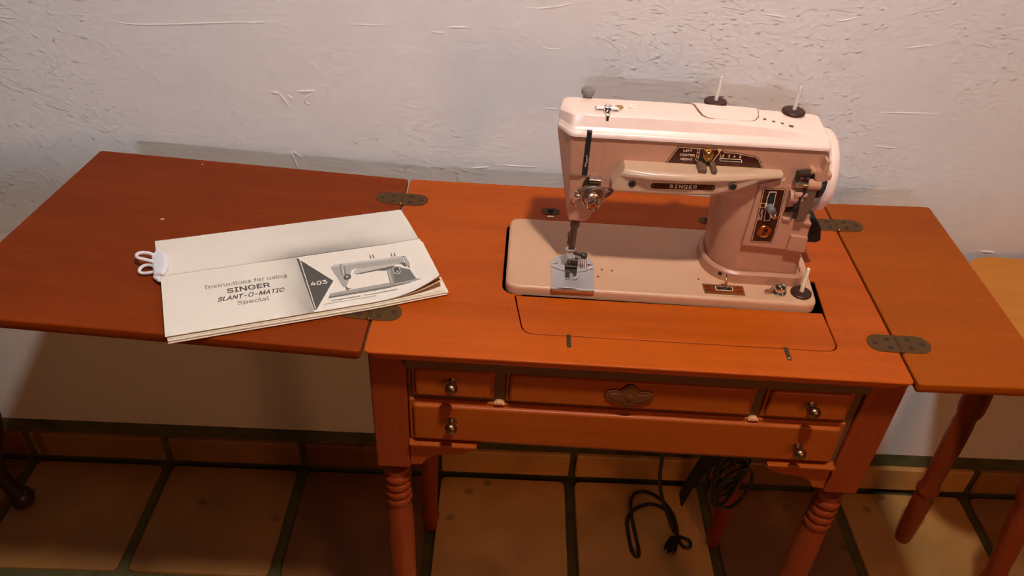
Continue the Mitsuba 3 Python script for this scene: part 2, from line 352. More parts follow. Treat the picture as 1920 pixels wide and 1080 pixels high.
scene[t + '__globe'] = mikit.ply(xf(trimesh.creation.icosphere(3, 0.17), frame(FILL, (1, 0, 0), (0, 1, 0), (0, 0, 1))), 'mat_fixture', smooth=True, emitter={'type': 'area', 'radiance': C(*FILL_L)})
part(t, 'stand', lathe([(0.16, 0.0), (0.16, 0.012), (0.02, 0.03), (0.012, 0.06), (0.012, FILL[2] - 0.20), (0.035, FILL[2] - 0.19), (0.035, FILL[2] - 0.171)], 24, (FILL[0], FILL[1], 0.0)), 'mat_bronze')  # stand made up to carry the added fill globe
t = thing('tube_lamp', 'cool white tube lamp under the ceiling of the adjoining room', 'lamp')
scene[t + '__tube'] = mikit.ply(lathe([(0.026, -0.22), (0.026, 0.22)], 20, COOL, (1, 0, 0)), 'mat_fixture', smooth=30, emitter={'type': 'area', 'radiance': C(*COOL_L)})
part(t, 'holder', cbox(COOL[0] - 0.27, COOL[0] + 0.27, COOL[1] - 0.03, COOL[1] + 0.03, 2.37, H), 'mat_fixture', False)

# ------------------------------------------------------------------ the sewing table
ZT = 0.76
TB = thing('sewing_table', 'orange-brown wooden sewing cabinet table with two open side leaves and small drawers', 'table')
BED = soft([(-0.0005, -0.0062), (0.3655, -0.0097), (0.3775, 0.1390), (0.0, 0.1420)], 0.013)
INS = soft([(0.0125, -0.0125), (0.0195, -0.057), (0.0265, -0.0775), (0.366, -0.0775), (0.3725, -0.062), (0.3725, -0.0125)], 0.0)
INS = soft([(0.0125, -0.012), (0.0235, -0.0782), (0.3725, -0.0782), (0.3725, -0.012)], 0.012).union(Polygon([(0.0125, -0.012), (0.017, -0.04), (0.3725, -0.04), (0.3725, -0.012)]))
hole = BED.buffer(0.0035).union(INS.buffer(0.0011)).union(Polygon([(0.32, -0.03), (0.3736, -0.03), (0.3795, 0.05), (0.3755, 0.05), (0.33, 0.05)])).union(sbox(0.02, -0.02, 0.365, 0.02))
top = rr(-0.1457, -0.124, 0.4408, 0.2418, 0.006).difference(hole)
part(TB, 'tabletop', prism(top, ZT - 0.0042, ZT, top=0.0014, bot=0.0022), 'mat_wood', 35)
part(TB, 'edge_moulding', prism(rr(-0.1425, -0.1205, 0.4375, 0.2390, 0.012).difference(hole.buffer(0.012)), ZT - 0.018, ZT - 0.0041, top=0.0, bot=0.0115, seg=6), 'mat_wood', 35)
ins = INS.difference(BED.buffer(0.0022))
part(TB, 'front_flap', prism(ins, ZT - 0.012, ZT - 0.0002, top=0.001), 'mat_wood', 35)
LT, RT = 0.0400, 0.0265
LM = frame((-0.1486, 0, ZT), (-math.cos(LT), 0, math.sin(LT)), (0, 1, 0), (-math.sin(LT), 0, -math.cos(LT)))   # leaf axes: x out from the hinge, z down
RM = frame((0.4437, 0, ZT), (math.cos(RT), 0, math.sin(RT)), (0, 1, 0), (-math.sin(RT), 0, math.cos(RT)))
left = soft([(0, -0.124), (0, 0.2418), (0.4360, 0.2418), (0.4600, -0.124)], 0.005)
right = soft([(0, -0.124), (0, 0.2418), (0.1484, 0.2418), (0.1490, -0.124)], 0.005)
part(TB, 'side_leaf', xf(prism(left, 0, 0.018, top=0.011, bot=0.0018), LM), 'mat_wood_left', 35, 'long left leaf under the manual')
part(TB, 'side_leaf', xf(prism(right, -0.018, 0, top=0.0018, bot=0.011), RM), 'mat_wood_honey', 35, 'honey-coloured right leaf')
def on_leaf(x, y, dz=0.0):
    if x < -0.1497: return np.array([x, y, ZT + math.tan(LT) * (-0.1497 - x) + dz])
    if x > 0.4447: return np.array([x, y, ZT + math.tan(RT) * (x - 0.4447) + dz])
    return np.array([x, y, ZT + dz])
def hinge(cx, cy, side):
    k = numbered(TB + '__hinge')
    st = sbox(-0.0210, -0.0001, 0.0210, 0.0001).buffer(0.0145, quad_segs=8)
    for s in (-1, 1):
        half = st.intersection(sbox(0.0015 if s > 0 else -0.05, -0.05, 0.05 if s > 0 else -0.0015, 0.05))
        tilt = (LT if side < 0 else 0) if s < 0 else (RT if side > 0 else 0)
        zz = 0.0
        M = frame((cx, cy, ZT), (math.cos(tilt), 0, s * math.sin(tilt)), (0, 1, 0), (-s * math.sin(tilt), 0, math.cos(tilt)))
        plate = xf(prism(half, -0.003, 0.0009, top=0.0005, seg=2), M)
        if s < 0: part(None, k, plate, 'mat_hinge', 35)
        else: part(k, 'plate', plate, 'mat_hinge', 35)
        for sx, sy in ((0.0115, 0.0072), (0.0115, -0.0072), (0.0265, 0.0)):
            part(k, 'screw', xf(cat([lathe([(0.0031, 0), (0.0031, 0.0006), (0.0018, 0.0011)], 10), trimesh.creation.box((0.0042, 0.0008, 0.0008), trimesh.transformations.translation_matrix((0, 0, 0.0010)))]), M @ trimesh.transformations.translation_matrix((s * sx, sy, 0.0008))), 'mat_screw', 35)
    part(k, 'knuckle', tube([(cx, cy - 0.0135, ZT - 0.0003), (cx, cy, ZT - 0.0003), (cx, cy + 0.0135, ZT - 0.0003)], 0.0021, 10), 'mat_bronze', 40)
    part(k, 'pin_head', lathe([(0.0022, 0), (0.0024, 0.0008), (0.0008, 0.0022)], 10, (cx, cy - 0.0135, ZT + 0.001), (0, -1, 0.1)), 'mat_knob', 35)
for cx, cy, sd in ((-0.1497, -0.0575, -1), (-0.1497, 0.1855, -1), (0.4447, -0.0605, 1), (0.4447, 0.1835, 1)): hinge(cx, cy, sd)
for cx in (0.054, 0.268):
    k = part(TB, 'rear_hinge', prism(rr(cx - 0.013, 0.168, cx + 0.013, 0.184, 0.0075), ZT - 0.004, ZT + 0.0006), 'mat_hinge', 35)
    part(k, 'pin', lathe([(0.0038, 0), (0.0036, 0.003), (0.002, 0.0042)], 12, (cx, 0.177, ZT + 0.0005)), 'mat_screw', 35)
    part(k, 'slot', cbox(cx - 0.0045, cx + 0.0045, 0.1615, 0.165, ZT - 0.003, ZT + 0.0007, 0.0003), 'mat_chrome', False)
for cx in (0.0735, 0.3135):
    k = part(TB, 'flap_clip', prism(rr(cx - 0.0024, -0.0985, cx + 0.0024, -0.0775, 0.0012, 3), ZT - 0.002, ZT + 0.0006), 'mat_bronze', False)
    part(k, 'screw', lathe([(0.0014, 0), (0.0010, 0.0006)], 8, (cx, -0.0955, ZT + 0.0005)), 'mat_chrome', 35)
for px, py, a, b in ((-0.4379, 0.0862, 0.0030, 0.0017), (-0.4366, 0.2289, 0.0012, 0.0016)):
    e = shapely.affinity.scale(shapely.Point(0, 0).buffer(1, quad_segs=4), a, b)
    part(TB, 'worn_spot', prism(shapely.affinity.translate(e, px, py), on_leaf(px, py, -0.001)[2], on_leaf(px, py, 0.0004)[2]), 'mat_chip', False)
# apron and case
CASE = [cbox(-0.104, 0.407, -0.112, -0.094, 0.728, 0.742, 0.001), cbox(-0.1045, -0.094, -0.094, 0.20, 0.606, 0.742), cbox(0.397, 0.4075, -0.094, 0.20, 0.606, 0.742),
        cbox(-0.1045, 0.4075, -0.092, 0.20, 0.600, 0.606, 0.0008), cbox(-0.1045, 0.4075, 0.195, 0.205, 0.606, 0.742), cbox(-0.104, 0.407, -0.100, -0.092, 0.600, 0.728, 0.0005)]
part(TB, 'case', cat(CASE), 'mat_case', False)
def drawer(x0, x1, z0, z1, knobs, lip=0.004):
    k = part(TB, 'drawer', cat([fprism(rr(x0, z0, x1, z1, 0.0026, 4), -0.0985, -0.1035, top=0.0022, seg=3), fprism(rr(x0 + lip, z0 + lip, x1 - lip, z1 - lip, 0.0046, 4), -0.1030, -0.1085, top=0.0040, seg=4)]), 'mat_wood_front', 30)
    for kx, kz in knobs:
        part(k, 'knob', lathe([(0.0062, 0), (0.0062, 0.0012), (0.0038, 0.0022), (0.0032, 0.0055), (0.0050, 0.0078), (0.0070, 0.0105), (0.0074, 0.0130), (0.0064, 0.0160), (0.0038, 0.0178), (0.0, 0.0183)], 20, (kx, -0.1080, kz), (0, -1, 0.0)), 'mat_knob', 40, 'round brass knob')
    return k
drawer(-0.099, -0.0055, 0.6785, 0.7275, [(-0.0525, 0.708)])
mid = drawer(0.0075, 0.2875, 0.6765, 0.7265, [])
drawer(0.2985, 0.3965, 0.6765, 0.7260, [(0.3495, 0.7045)])
drawer(-0.1035, 0.4005, 0.6045, 0.6725, [(-0.0530, 0.6445), (0.3520, 0.6360)], 0.005)
bw = np.array([(-27, 2), (-25, 7), (-20, 9), (-15, 10), (-12, 8.5), (-9, 12), (-5, 17), (0, 18.5), (5, 17), (9, 12), (12, 8.5), (15, 10), (20, 9), (25, 7), (27, 2), (25, -4), (20, -7), (17, -11), (13, -9.5), (9, -11), (6, -15), (0, -18), (-6, -15), (-9, -11), (-13, -9.5), (-17, -11), (-20, -7), (-25, -4)]) * 0.00102
esc = soft(bw + np.array([0.1460, 0.7020]), 0.0012)
ek = part(mid, 'escutcheon', cat([fprism(esc, -0.1080, -0.1112, top=0.0012, seg=3), fprism(esc.buffer(-0.0042), -0.111, -0.1122, top=0.0008, seg=2), lathe([(0.0045, 0), (0.0045, 0.0012), (0.003, 0.002)], 14, (0.146, -0.1118, 0.7025), (0, -1, 0))]), 'mat_carved', 30, 'dark carved bat-wing escutcheon')
for x0, zz in ((0.0010, 0.6735), (0.2930, 0.6715)):
    part(TB, 'worn_spot', fprism([(x0 - 0.006, zz), (x0 + 0.006, zz - 0.0004), (x0 + 0.0025, zz + 0.0030), (x0 - 0.0025, zz + 0.0030)], -0.099, -0.1062), 'mat_chip', False)
br = [(-0.1045, 0.603), (-0.0215, 0.603), (-0.0225, 0.597), (-0.028, 0.588), (-0.040, 0.5805), (-0.060, 0.5775), (-0.074, 0.5760), (-0.084, 0.5690), (-0.0905, 0.558), (-0.1045, 0.557)]
for s in (0, 1):
    pts = np.array(br); bx0, bx1 = -0.1045, -0.0235
    if s: pts[:, 0] = 0.3025 - pts[:, 0] * 0.99; bx0, bx1 = 0.3245, 0.4060
    k = part(TB, 'corner_bracket', fprism(shapely.geometry.polygon.orient(Polygon(pts)), -0.094, -0.1035, top=0.001, seg=2), 'mat_wood_front', 30)
    part(k, 'moulding', cat([cbox(bx0, bx1, -0.1075, -0.0945, 0.5935, 0.5985, 0.0012), cbox(bx0, bx1, -0.1110, -0.0945, 0.5985, 0.6035, 0.0014)]), 'mat_wood_front', False)
def leg(cx, cy):
    k = numbered(TB + '__leg')
    h = 0.0208
    sq = rr(-h, -h, h, h, 0.003, 3)
    block = xf(prism(sq, 0.553, 0.742), frame((cx, cy, 0), (1, 0, 0), (0, 1, 0), (0, 0, 1)))
    tong = shull([(sx * 0.0188, sy * 0.0188, 0.553) for sx in (-1, 1) for sy in (-1, 1)], 0.002) ^ m3.Manifold.cube((1, 1, 0.553), True).translate((0, 0, 0.2765))
    tong = m3.Manifold.hull(m3.Manifold.extrude(m3.CrossSection([np.array(sq.exterior.coords)[:-1]]), 0.001).translate((0, 0, 0.553)) + m3.Manifold.cylinder(0.004, 0.0152, 0.0152, 24).translate((0, 0, 0.530)))
    P = [(0.0152, 0.532), (0.0150, 0.524)]
    for i in range(4):
        z = 0.5215 - i * 0.0150
        P += [(0.0148, z), (0.0168, z - 0.002), (0.0178, z - 0.0055), (0.0172, z - 0.0095), (0.0150, z - 0.0125)]
    P += [(0.0150, 0.4600), (0.0162, 0.4500), (0.0176, 0.42), (0.0180, 0.36), (0.0172, 0.27), (0.0152, 0.16), (0.0135, 0.07), (0.0130, 0.05), (0.0165, 0.042), (0.0168, 0.034), (0.0130, 0.026), (0.0120, 0.002), (0.0110, 0.0)]
    part(None, k, cat([block, xf(tm(tong), frame((cx, cy, 0), (1, 0, 0), (0, 1, 0), (0, 0, 1))), lathe(P, 28, (cx, cy, 0))]), 'mat_wood_leg', 32)
for c in ((-0.1255, -0.084), (0.4280, -0.084), (-0.1255, 0.205), (0.4280, 0.205)): leg(*c)

# ------------------------------------------------------------------ the sewing machine
SM = thing('sewing_machine', 'vintage beige sewing machine with a cream top set into the sewing table', 'sewing machine')
ZB = 0.770
part(SM, 'bed', prism(BED, ZB - 0.013, ZB, top=0.0045, seg=5), 'mat_bed', 40)
part(SM, 'underside', cbox(0.035, 0.335, 0.012, 0.128, 0.6062, ZB - 0.012, 0.004), 'mat_black', False)
def plan(z, x0, x1, y0, y1, rl, rr_):
    P = []
    for cx, cy, r, a0 in ((x1 - rr_, y0 + rr_, rr_, -90), (x1 - rr_, y1 - rr_, rr_, 0), (x0 + rl, y1 - rl, rl, 90), (x0 + rl, y0 + rl, rl, 180)):
        for a in np.radians(np.linspace(a0, a0 + 90, 17)): P.append((cx + r * math.cos(a), cy + r * math.sin(a), z))
    return P
column = m3.Manifold.hull_points(np.array(plan(ZB - 0.002, 0.2450, 0.3500, 0.0300, 0.118, 0.036, 0.010) + plan(0.905, 0.2340, 0.3385, 0.0270, 0.113, 0.034, 0.008)))
flange = m3.Manifold.hull_points(np.array(plan(ZB - 0.002, 0.2370, 0.3560, 0.0228, 0.125, 0.042, 0.012) + plan(ZB + 0.0125, 0.2376, 0.3555, 0.0232, 0.1246, 0.042, 0.012) + plan(ZB + 0.0150, 0.2400, 0.3535, 0.0258, 0.1225, 0.040, 0.010)))
flange -= m3.Manifold.hull_points(np.array(plan(ZB + 0.0115, 0.2428, 0.3520, 0.0285, 0.1195, 0.037, 0.010) + plan(ZB + 0.03, 0.2428, 0.3520, 0.0285, 0.1195, 0.037, 0.010)))
arm = shull([(x, y, z) for x, z in ((0.10, 0.889), (0.10, 0.9465), (0.3325, 0.9465), (0.3345, 0.889)) for y in (0.032, 0.108)], 0.004)
r_ = 0.0028
head = shull([(0.0632, 0.0312, 0.9475), (0.0502, 0.0470, 0.9475), (0.0560, 0.109, 0.9475), (0.115, 0.109, 0.9475), (0.115, 0.0312, 0.9475),
              (0.0708, 0.0345, 0.8420), (0.0692, 0.0450, 0.8420), (0.0710, 0.09, 0.8420), (0.0868, 0.09, 0.8420), (0.0868, 0.0345, 0.8420), (0.1110, 0.0315, 0.8850), (0.1110, 0.1090, 0.8850)], r_)
body = column + flange + arm + head
body = body - rbox(0.3215, 0.37, 0.0, 0.062, 0.8735, 0.9260, 0.003) - rbox(0.3090, 0.345, 0.0, 0.040, 0.8655, 0.8775, 0.002) - rbox(0.0778, 0.0832, 0.020, 0.060, 0.9015, 0.97, 0.0006)
part(SM, 'body', body.refine_to_length(0.005), 'mat_taupe', 35)
part(SM, 'face_seam', cbox(0.0645, 0.0777, 0.0268, 0.034, 0.9008, 0.9018, 0.0003), 'mat_groove', False)
part(SM, 'take_up_slot', cbox(0.0776, 0.0834, 0.0272, 0.040, 0.9022, 0.9555, 0.0004), 'mat_slot', False)
k = part(SM, 'take_up_lever', tube(catmull([(0.0806, 0.0265, 0.9135), (0.0808, 0.0250, 0.920), (0.0812, 0.0235, 0.9235), (0.0806, 0.0250, 0.9262), (0.0802, 0.0265, 0.9275)], 4), 0.0009, 8), 'mat_chrome', 40)
# cream top cover, lofted along x
def cap():
    xs = [0.0470, 0.0482, 0.0520, 0.0560, 0.0600, 0.0650, 0.078, 0.0835, 0.12, 0.17, 0.22, 0.26, 0.30, 0.325, 0.3350, 0.3375, 0.3385]
    yfs = [0.0480, 0.0452, 0.0392, 0.0330, 0.0272] + [0.0250] * 10 + [0.0262, 0.0280]
    V, n = [], 0
    for i, (x, yf) in enumerate(zip(xs, yfs)):
        e = {0: 0.006, 1: 0.004, 2: 0.0022, 3: 0.0010, 4: 0.0004}.get(i, 0) + {0: 0.0045, 1: 0.0015, 2: 0.0004}.get(len(xs) - 1 - i, 0)
        zc = cap_crest(x); d = min(max((zc - 0.9592) / 0.0113, 0.05), 1.0); k = (zc - 0.9592)
        lift = np.interp(x, [0.20, 0.335], [0.0, -0.0040])
        pr = [(yf + 0.002, 0.9485), (yf + 0.0003, 0.9492), (yf, 0.9512), (yf + 0.0004, 0.9532), (yf + 0.0016, 0.9546), (yf + 0.0030, 0.9552), (yf + 0.0037, 0.9548), (yf + 0.0044, 0.9552), (yf + 0.0052, 0.9566), (yf + 0.0068, 0.9580), (yf + 0.0080, 0.9588), (yf + 0.0106, zc - k * 0.10), (yf + 0.0122, zc), (yf + 0.0160, zc + 0.0006), (0.060, zc - 0.0004 * d + 0.0006 * (1 - d)), (0.085, 0.9665 + lift), (0.098, 0.9618 + lift), (0.106, 0.9575 + lift), (0.1105, 0.9535 + lift * 0.4), (0.1120, 0.9510), (0.1115, 0.9485)]
        n = len(pr)
        for y, z in pr: V.append((x + (0.0 if x > 0.06 else max(0, (y - 0.045)) * 0.10 * (0.06 - x) / 0.013), y, 0.9485 + (z - 0.9485) * (1 - e / 0.02)))
    F = []
    for i in range(len(xs) - 1):
        for j in range(n):
            a, b, c, d = i * n + j, i * n + (j + 1) % n, (i + 1) * n + (j + 1) % n, (i + 1) * n + j
            F += [(a, b, c), (a, c, d)]
    for i in (0, len(xs) - 1):
        c = len(V); V.append(tuple(np.mean(V[i * n:(i + 1) * n], axis=0)))
        for j in range(n): F.append((i * n + (j + 1) % n, i * n + j, c) if i == 0 else (i * n + j, i * n + (j + 1) % n, c))
    return fix(V, F)
def cap_crest(x): return float(np.interp(x, [0.047, 0.06, 0.10, 0.20, 0.26, 0.30, 0.335], [0.9685, 0.9700, 0.9705, 0.9705, 0.9680, 0.9640, 0.9598]))
def cap_z(x, y):
    l = np.interp(x, [0.20, 0.335], [0.0, -0.0040]); zc = cap_crest(x)
    return float(np.interp(y, [0.036, 0.060, 0.085, 0.098, 0.106], [zc, zc, 0.9665 + l, 0.9618 + l, 0.9575 + l]))
capm = man(cap())
slotcut = rbox(0.0778, 0.0832, 0.010, 0.030, 0.940, 0.9600, 0.0005)
part(SM, 'top_cover', capm - slotcut, 'mat_cream', 40, 'cream top cover')
part(SM, 'cover_seam', cat([cbox(0.0625, 0.0776, 0.0276, 0.032, 0.9474, 0.9490, 0.0003), cbox(0.0834, 0.3345, 0.0276, 0.032, 0.9474, 0.9490, 0.0003)]), 'mat_groove', False)
lid = soft([(0.1975, 0.1060), (0.1985, 0.080), (0.1990, 0.062), (0.2015, 0.0500), (0.207, 0.0445), (0.2255, 0.0435), (0.246, 0.0440), (0.2580, 0.0505), (0.2640, 0.0615), (0.2690, 0.086), (0.2700, 0.1060)], 0.003)
def on_cap(mesh):
    m = mesh.copy()
    m.vertices[:, 2] += [cap_z(a, b) for a, b in m.vertices[:, :2]]; return m
def gridprism(poly, z0, z1, top, step=0.006):
    m = prism(poly, z0, z1, top=top, seg=2); v, f = trimesh.remesh.subdivide_to_size(m.vertices, m.faces, step); m = trimesh.Trimesh(v, f, process=True); return m
k = part(SM, 'thread_chart_lid', on_cap(gridprism(lid, -0.004, 0.0016, 0.0009)), 'mat_cream', 40)
part(SM, 'lid_seam', on_cap(gridprism(lid.buffer(0.0009).intersection(sbox(0.1, 0.02, 0.4, 0.1086)), -0.004, 0.0003, 0.0001)), 'mat_groove', 40)
for hx, hy, hr in ((0.2698, 0.0563, 0.0017), (0.2790, 0.0536, 0.0017), (0.2884, 0.0522, 0.0017), (0.2972, 0.0482, 0.0028)):
    zz = cap_z(hx, hy) - 0.0002
    part(SM, 'oil_hole', lathe([(hr, -0.003), (hr, 0.0012), (hr * 0.7, 0.0013)], 14, (hx, hy, zz), (0, 0, 1)), 'mat_winder', 35)
part(SM, 'brass_plug', lathe([(0.0046, -0.002), (0.0046, 0.0006), (0.0040, 0.0011)], 18, (0.1126, 0.0590, 0.9702), (0, 0, 1)), 'mat_gold', 35)
part(SM, 'thread_eyelet', lathe([(0.0040, -0.002), (0.0040, 0.0014), (0.0030, 0.0020), (0.0018, 0.0016), (0.0017, 0.0)], 16, (0.1274, 0.0620, 0.9698), (0, 0, 1)), 'mat_ivory', 40)
part(SM, 'presser_bar_knob', lathe([(0.0052, -0.012), (0.0052, 0.008), (0.0072, 0.0100), (0.0078, 0.0125), (0.0074, 0.0155), (0.0050, 0.0172), (0, 0.0176)], 22, (0.0800, 0.094, 0.9585), (0, 0, 1)), 'mat_pewter', 40, 'grey presser bar knob')
tg = part(SM, 'top_thread_guide', cat([lathe([(0.0040, -0.0035), (0.0046, -0.0030), (0.0046, -0.0012), (0.0026, -0.0008), (0.0026, 0.0008), (0.0046, 0.0012), (0.0046, 0.0030), (0.0040, 0.0035)], 20, (0.0985, 0.0450, 0.9745), (1, 0, 0)), cbox(0.0962, 0.1008, 0.0345, 0.0485, 0.960, 0.9725, 0.001)]), 'mat_chrome', 35)
for s in (-1, 1):
    q = [(0.0985 + s * a, 0.0455, 0.9745 + b) for a, b in ((0.003, 0.0012), (0.010, 0.0014), (0.0132, 0.0006), (0.0135, -0.0004), (0.0125, -0.0014), (0.003, -0.0012))]
    part(tg, 'wire_loop', tube(catmull(q, 4), 0.0007, 6), 'mat_chrome', 40)
for (hx, hy), hz in (((0.2240, 0.0985), 0.9640), ((0.3085, 0.0850), 0.9640)):
    k = part(SM, 'spool_pin', lathe([(0.0105, -0.003), (0.0128, 0.0004), (0.0128, 0.0024), (0.0115, 0.0036), (0.004, 0.0040)], 26, (hx, hy, hz), (0, 0, 1)), 'mat_pin_disc', 35, 'brown spool disc')
    part(k, 'rod', lathe([(0.0023, 0.003), (0.0022, 0.030), (0.0012, 0.0315)], 12, (hx, hy, hz), (0.03, 0, 1)), 'mat_pin', 35, 'ivory rod')
k = part(SM, 'spool_pin', lathe([(0.0105, -0.001), (0.0122, 0.0004), (0.0122, 0.0022), (0.0110, 0.0032), (0.004, 0.0036)], 26, (0.3500, 0.0105, ZB), (0, 0, 1)), 'mat_pin_disc', 35, 'dark spool disc on the bed')
part(k, 'rod', lathe([(0.0026, 0.003), (0.0025, 0.0345), (0.0015, 0.036)], 12, (0.3500, 0.0105, ZB), (0.0, 0.05, 1)), 'mat_ivory', 35, 'ivory rod')
# lamp housing with name badge
def lamp_shell():
    xs = np.r_[np.linspace(0.1070, 0.15, 12), np.linspace(0.16, 0.2925, 28), 0.2935]
    zb = np.interp(xs, [0.107, 0.165, 0.2165, 0.2442, 0.2630, 0.2680, 0.2935], [0.8937, 0.8935, 0.8950, 0.9016, 0.9100, 0.9150, 0.9166])
    zc = np.interp(xs, [0.107, 0.150, 0.2185, 0.2640, 0.2935], [0.9142, 0.9142, 0.9142, 0.9172, 0.9172])
    zt = np.interp(xs, [0.107, 0.27, 0.2935], [0.9236, 0.9232, 0.9226])
    yp = np.interp(xs, [0.107, 0.112, 0.20, 0.2630, 0.2935], [0.0125, 0.0088, 0.0088, 0.0125, 0.0195])
    yh = np.interp(xs, [0.107, 0.125, 0.150, 0.190, 0.240, 0.2925, 0.2935], [0.0110, 0.0060, 0.0015, 0.0015, 0.0080, 0.0180, 0.0195])
    V = []; n = 0
    for x, b, c, t, p, h in zip(xs, zb, zc, zt, yp, yh):
        b = min(b, c - 0.0012); h = min(h, p - 0.0003); r = 0.0062 if t - c > 0.007 else (t - c) * 0.75
        pr = [(0.0290, b), (p + 0.0040, b), (p + 0.0016, b + 0.0006), (p + 0.0003, b + 0.0022) if c - b > 0.005 else (p + 0.0003, b + 0.0004), (p, min(b + 0.0045, c - 0.0006)), (p, c - 0.0004), (h + (p - h) * 0.35, c), (h, c + 0.0010)]
        for q in np.linspace(0, PI / 2, 7): pr.append((h + r * (1 - math.cos(q)), t - r + r * math.sin(q)))
        pr += [(0.0290, t)]
        n = len(pr); V += [(x, y, z) for y, z in pr]
    F = []
    for i in range(len(xs) - 1):
        for j in range(n):
            A_, B_, C_, D_ = i * n + j, i * n + (j + 1) % n, (i + 1) * n + (j + 1) % n, (i + 1) * n + j
            F += [(A_, B_, C_), (A_, C_, D_)]
    for i in (0, len(xs) - 1):
        c = len(V); V.append(tuple(np.mean(V[i * n:(i + 1) * n], axis=0)))
        for j in range(n): F.append((i * n + (j + 1) % n, i * n + j, c) if i == 0 else (i * n + j, i * n + (j + 1) % n, c))
    m = man(fix(V, F))
    cut = man(fprism(soft([(0.1092, 0.8995), (0.1104, 0.9030), (0.1215, 0.9245), (0.30, 0.9300), (0.30, 0.89), (0.1175, 0.89)], 0.0035), 0.04, -0.02))
    return m ^ cut
LHM = part(SM, 'lamp_housing', lamp_shell(), 'mat_lamp', 40, 'glossy beige lamp housing under the arm')
bd = rr(0.1503, 0.9018, 0.2218, 0.9104, 0.0042); bd = shapely.affinity.rotate(bd, 1.7)
k = part(LHM, 'name_badge', fprism(bd, 0.012, 0.0086, top=0.0004, seg=2), 'mat_line', 30)
scene[k + '__badge_face'] = mikit.ply(fprism(bd.buffer(-0.0009), 0.010, 0.0083), 'mat_plate', smooth=30)
t_ = cat([ftext(c, 0.0044, 0.1862 + (i - 2.5) * 0.00515, 0.9062, 0.0083, 0.0002, True, squash=1.12) for i, c in enumerate('SINGER')]); t_.apply_transform(trimesh.transformations.rotation_matrix(-0.03, (0, 1, 0), (0.1862, 0.0083, 0.9062)))
scene[k + '__lettering'] = mikit.ply(t_, 'mat_letter')
for rx, rz in ((0.1536, 0.9051), (0.2186, 0.9071)): part(k, 'rivet', lathe([(0.0010, 0), (0.0006, 0.0005)], 8, (rx, 0.0083, rz), (0, -1, 0)), 'mat_chrome', 35)
for sx, sz in ((0.1310, 0.9062), (0.2392, 0.9098)):
    part(LHM, 'screw_recess', lathe([(0.0031, 0), (0.0031, 0.0021), (0.0028, 0.0022)], 16, (sx, 0.0092, sz), (0, -1, 0)), 'mat_slot', 35)
    k = part(LHM, 'screw', lathe([(0.0044, 0.0), (0.0044, 0.0016), (0.0034, 0.0020), (0.0031, 0.0008), (0.0, 0.0006)], 18, (sx, 0.0098, sz), (0, -1, 0)), 'mat_winder', 35, 'recessed dark screw')
# zig-zag control plate behind the lamp housing
pl1 = [(0.1656, 0.9225), (0.1765, 0.9441), (0.2248, 0.9441), (0.2275, 0.9412), (0.242, 0.9408), (0.2622, 0.9376), (0.2664, 0.9343), (0.2735, 0.9225)]
CP = part(SM, 'stitch_control_plate', fprism(soft(pl1, 0.0004), 0.0285, 0.0272), 'mat_groove', 30, 'dark brown and gold stitch width plate')
part(CP, 'gold_border', fprism(Polygon(pl1).buffer(-0.0010, join_style=2), 0.0285, 0.0270), 'mat_line', 30)
part(CP, 'plate_face', fprism(Polygon(pl1).buffer(-0.0016, join_style=2), 0.0285, 0.0268), 'mat_plate', 30)
tx = [ftext(s, h, x, z, 0.0268, 0.0002, True, squash=1.25) for h in (0.0024,) for s, x, z in (('LEFT', 0.1876, 0.9399), ('CENTER', 0.1880, 0.9347), ('RIGHT', 0.1880, 0.9296))]
tx += [ftext(s, 0.0030, x, 0.9362, 0.0268, 0.0002, True) for s, x in (('2', 0.2262), ('3', 0.2326), ('4', 0.2385), ('5', 0.2447))]
part(CP, 'lettering', cat(tx), 'mat_letter', False)
lad = [sbox(0.1977, 0.9288 + i * 0.0048, 0.2006, 0.9334 + i * 0.0048) for i in range(3)]
part(CP, 'scale_marks', cat([fprism(b.difference(b.buffer(-0.0005, join_style=2)), 0.027, 0.0265) for b in lad] + [fprism(Polygon(q), 0.027, 0.0265) for q in ([(0.2187, 0.944), (0.2231, 0.9443), (0.2211, 0.9388)], [(0.2226, 0.9435), (0.2234, 0.9432), (0.2170, 0.9288), (0.2160, 0.9288)], [(0.2220, 0.9385), (0.2228, 0.9385), (0.2250, 0.9338), (0.2243, 0.9335)])]), 'mat_line', False)
part(CP, 'hexagon_dial', fprism(soft([(0.2037, 0.9436), (0.2128, 0.9436), (0.2165, 0.9366), (0.2140, 0.929), (0.2085, 0.929), (0.2048, 0.9338)], 0.0006), 0.0270, 0.0255, top=0.0005, seg=2), 'mat_gold', 30)
part(CP, 'selector_knob', lathe([(0.0042, 0), (0.0042, 0.005), (0.0044, 0.0056), (0.0036, 0.0066), (0.0030, 0.0056), (0.0, 0.0052)], 20, (0.2092, 0.0256, 0.9386), (0, -1, 0)), 'mat_gold', 35, 'round gold selector knob')
part(CP, 'selector_slot', fprism(Polygon([(0.2017, 0.9336), (0.2086, 0.9334), (0.2095, 0.9287), (0.2008, 0.9285)]), 0.027, 0.0264), 'mat_slot', 30)
sl2 = Polygon([(0.2227, 0.9333), (0.2466, 0.9333), (0.2485, 0.9299), (0.2240, 0.9299)])
part(CP, 'width_slot', fprism(sl2, 0.027, 0.0264), 'mat_letter', 30); part(CP, 'width_slot', fprism(sl2.buffer(-0.0007, join_style=2), 0.027, 0.0262), 'mat_slot', 30)
for q in ([(0.1990, 0.9285), (0.2080, 0.9285), (0.2078, 0.9225), (0.1995, 0.9225)], [(0.2130, 0.9285), (0.2192, 0.9285), (0.2185, 0.9222), (0.2138, 0.9222)]):
    part(CP, 'lever_tab', fprism(soft(q, 0.0012), 0.0262, 0.0085, top=0.0006, seg=2), 'mat_winder', 30)
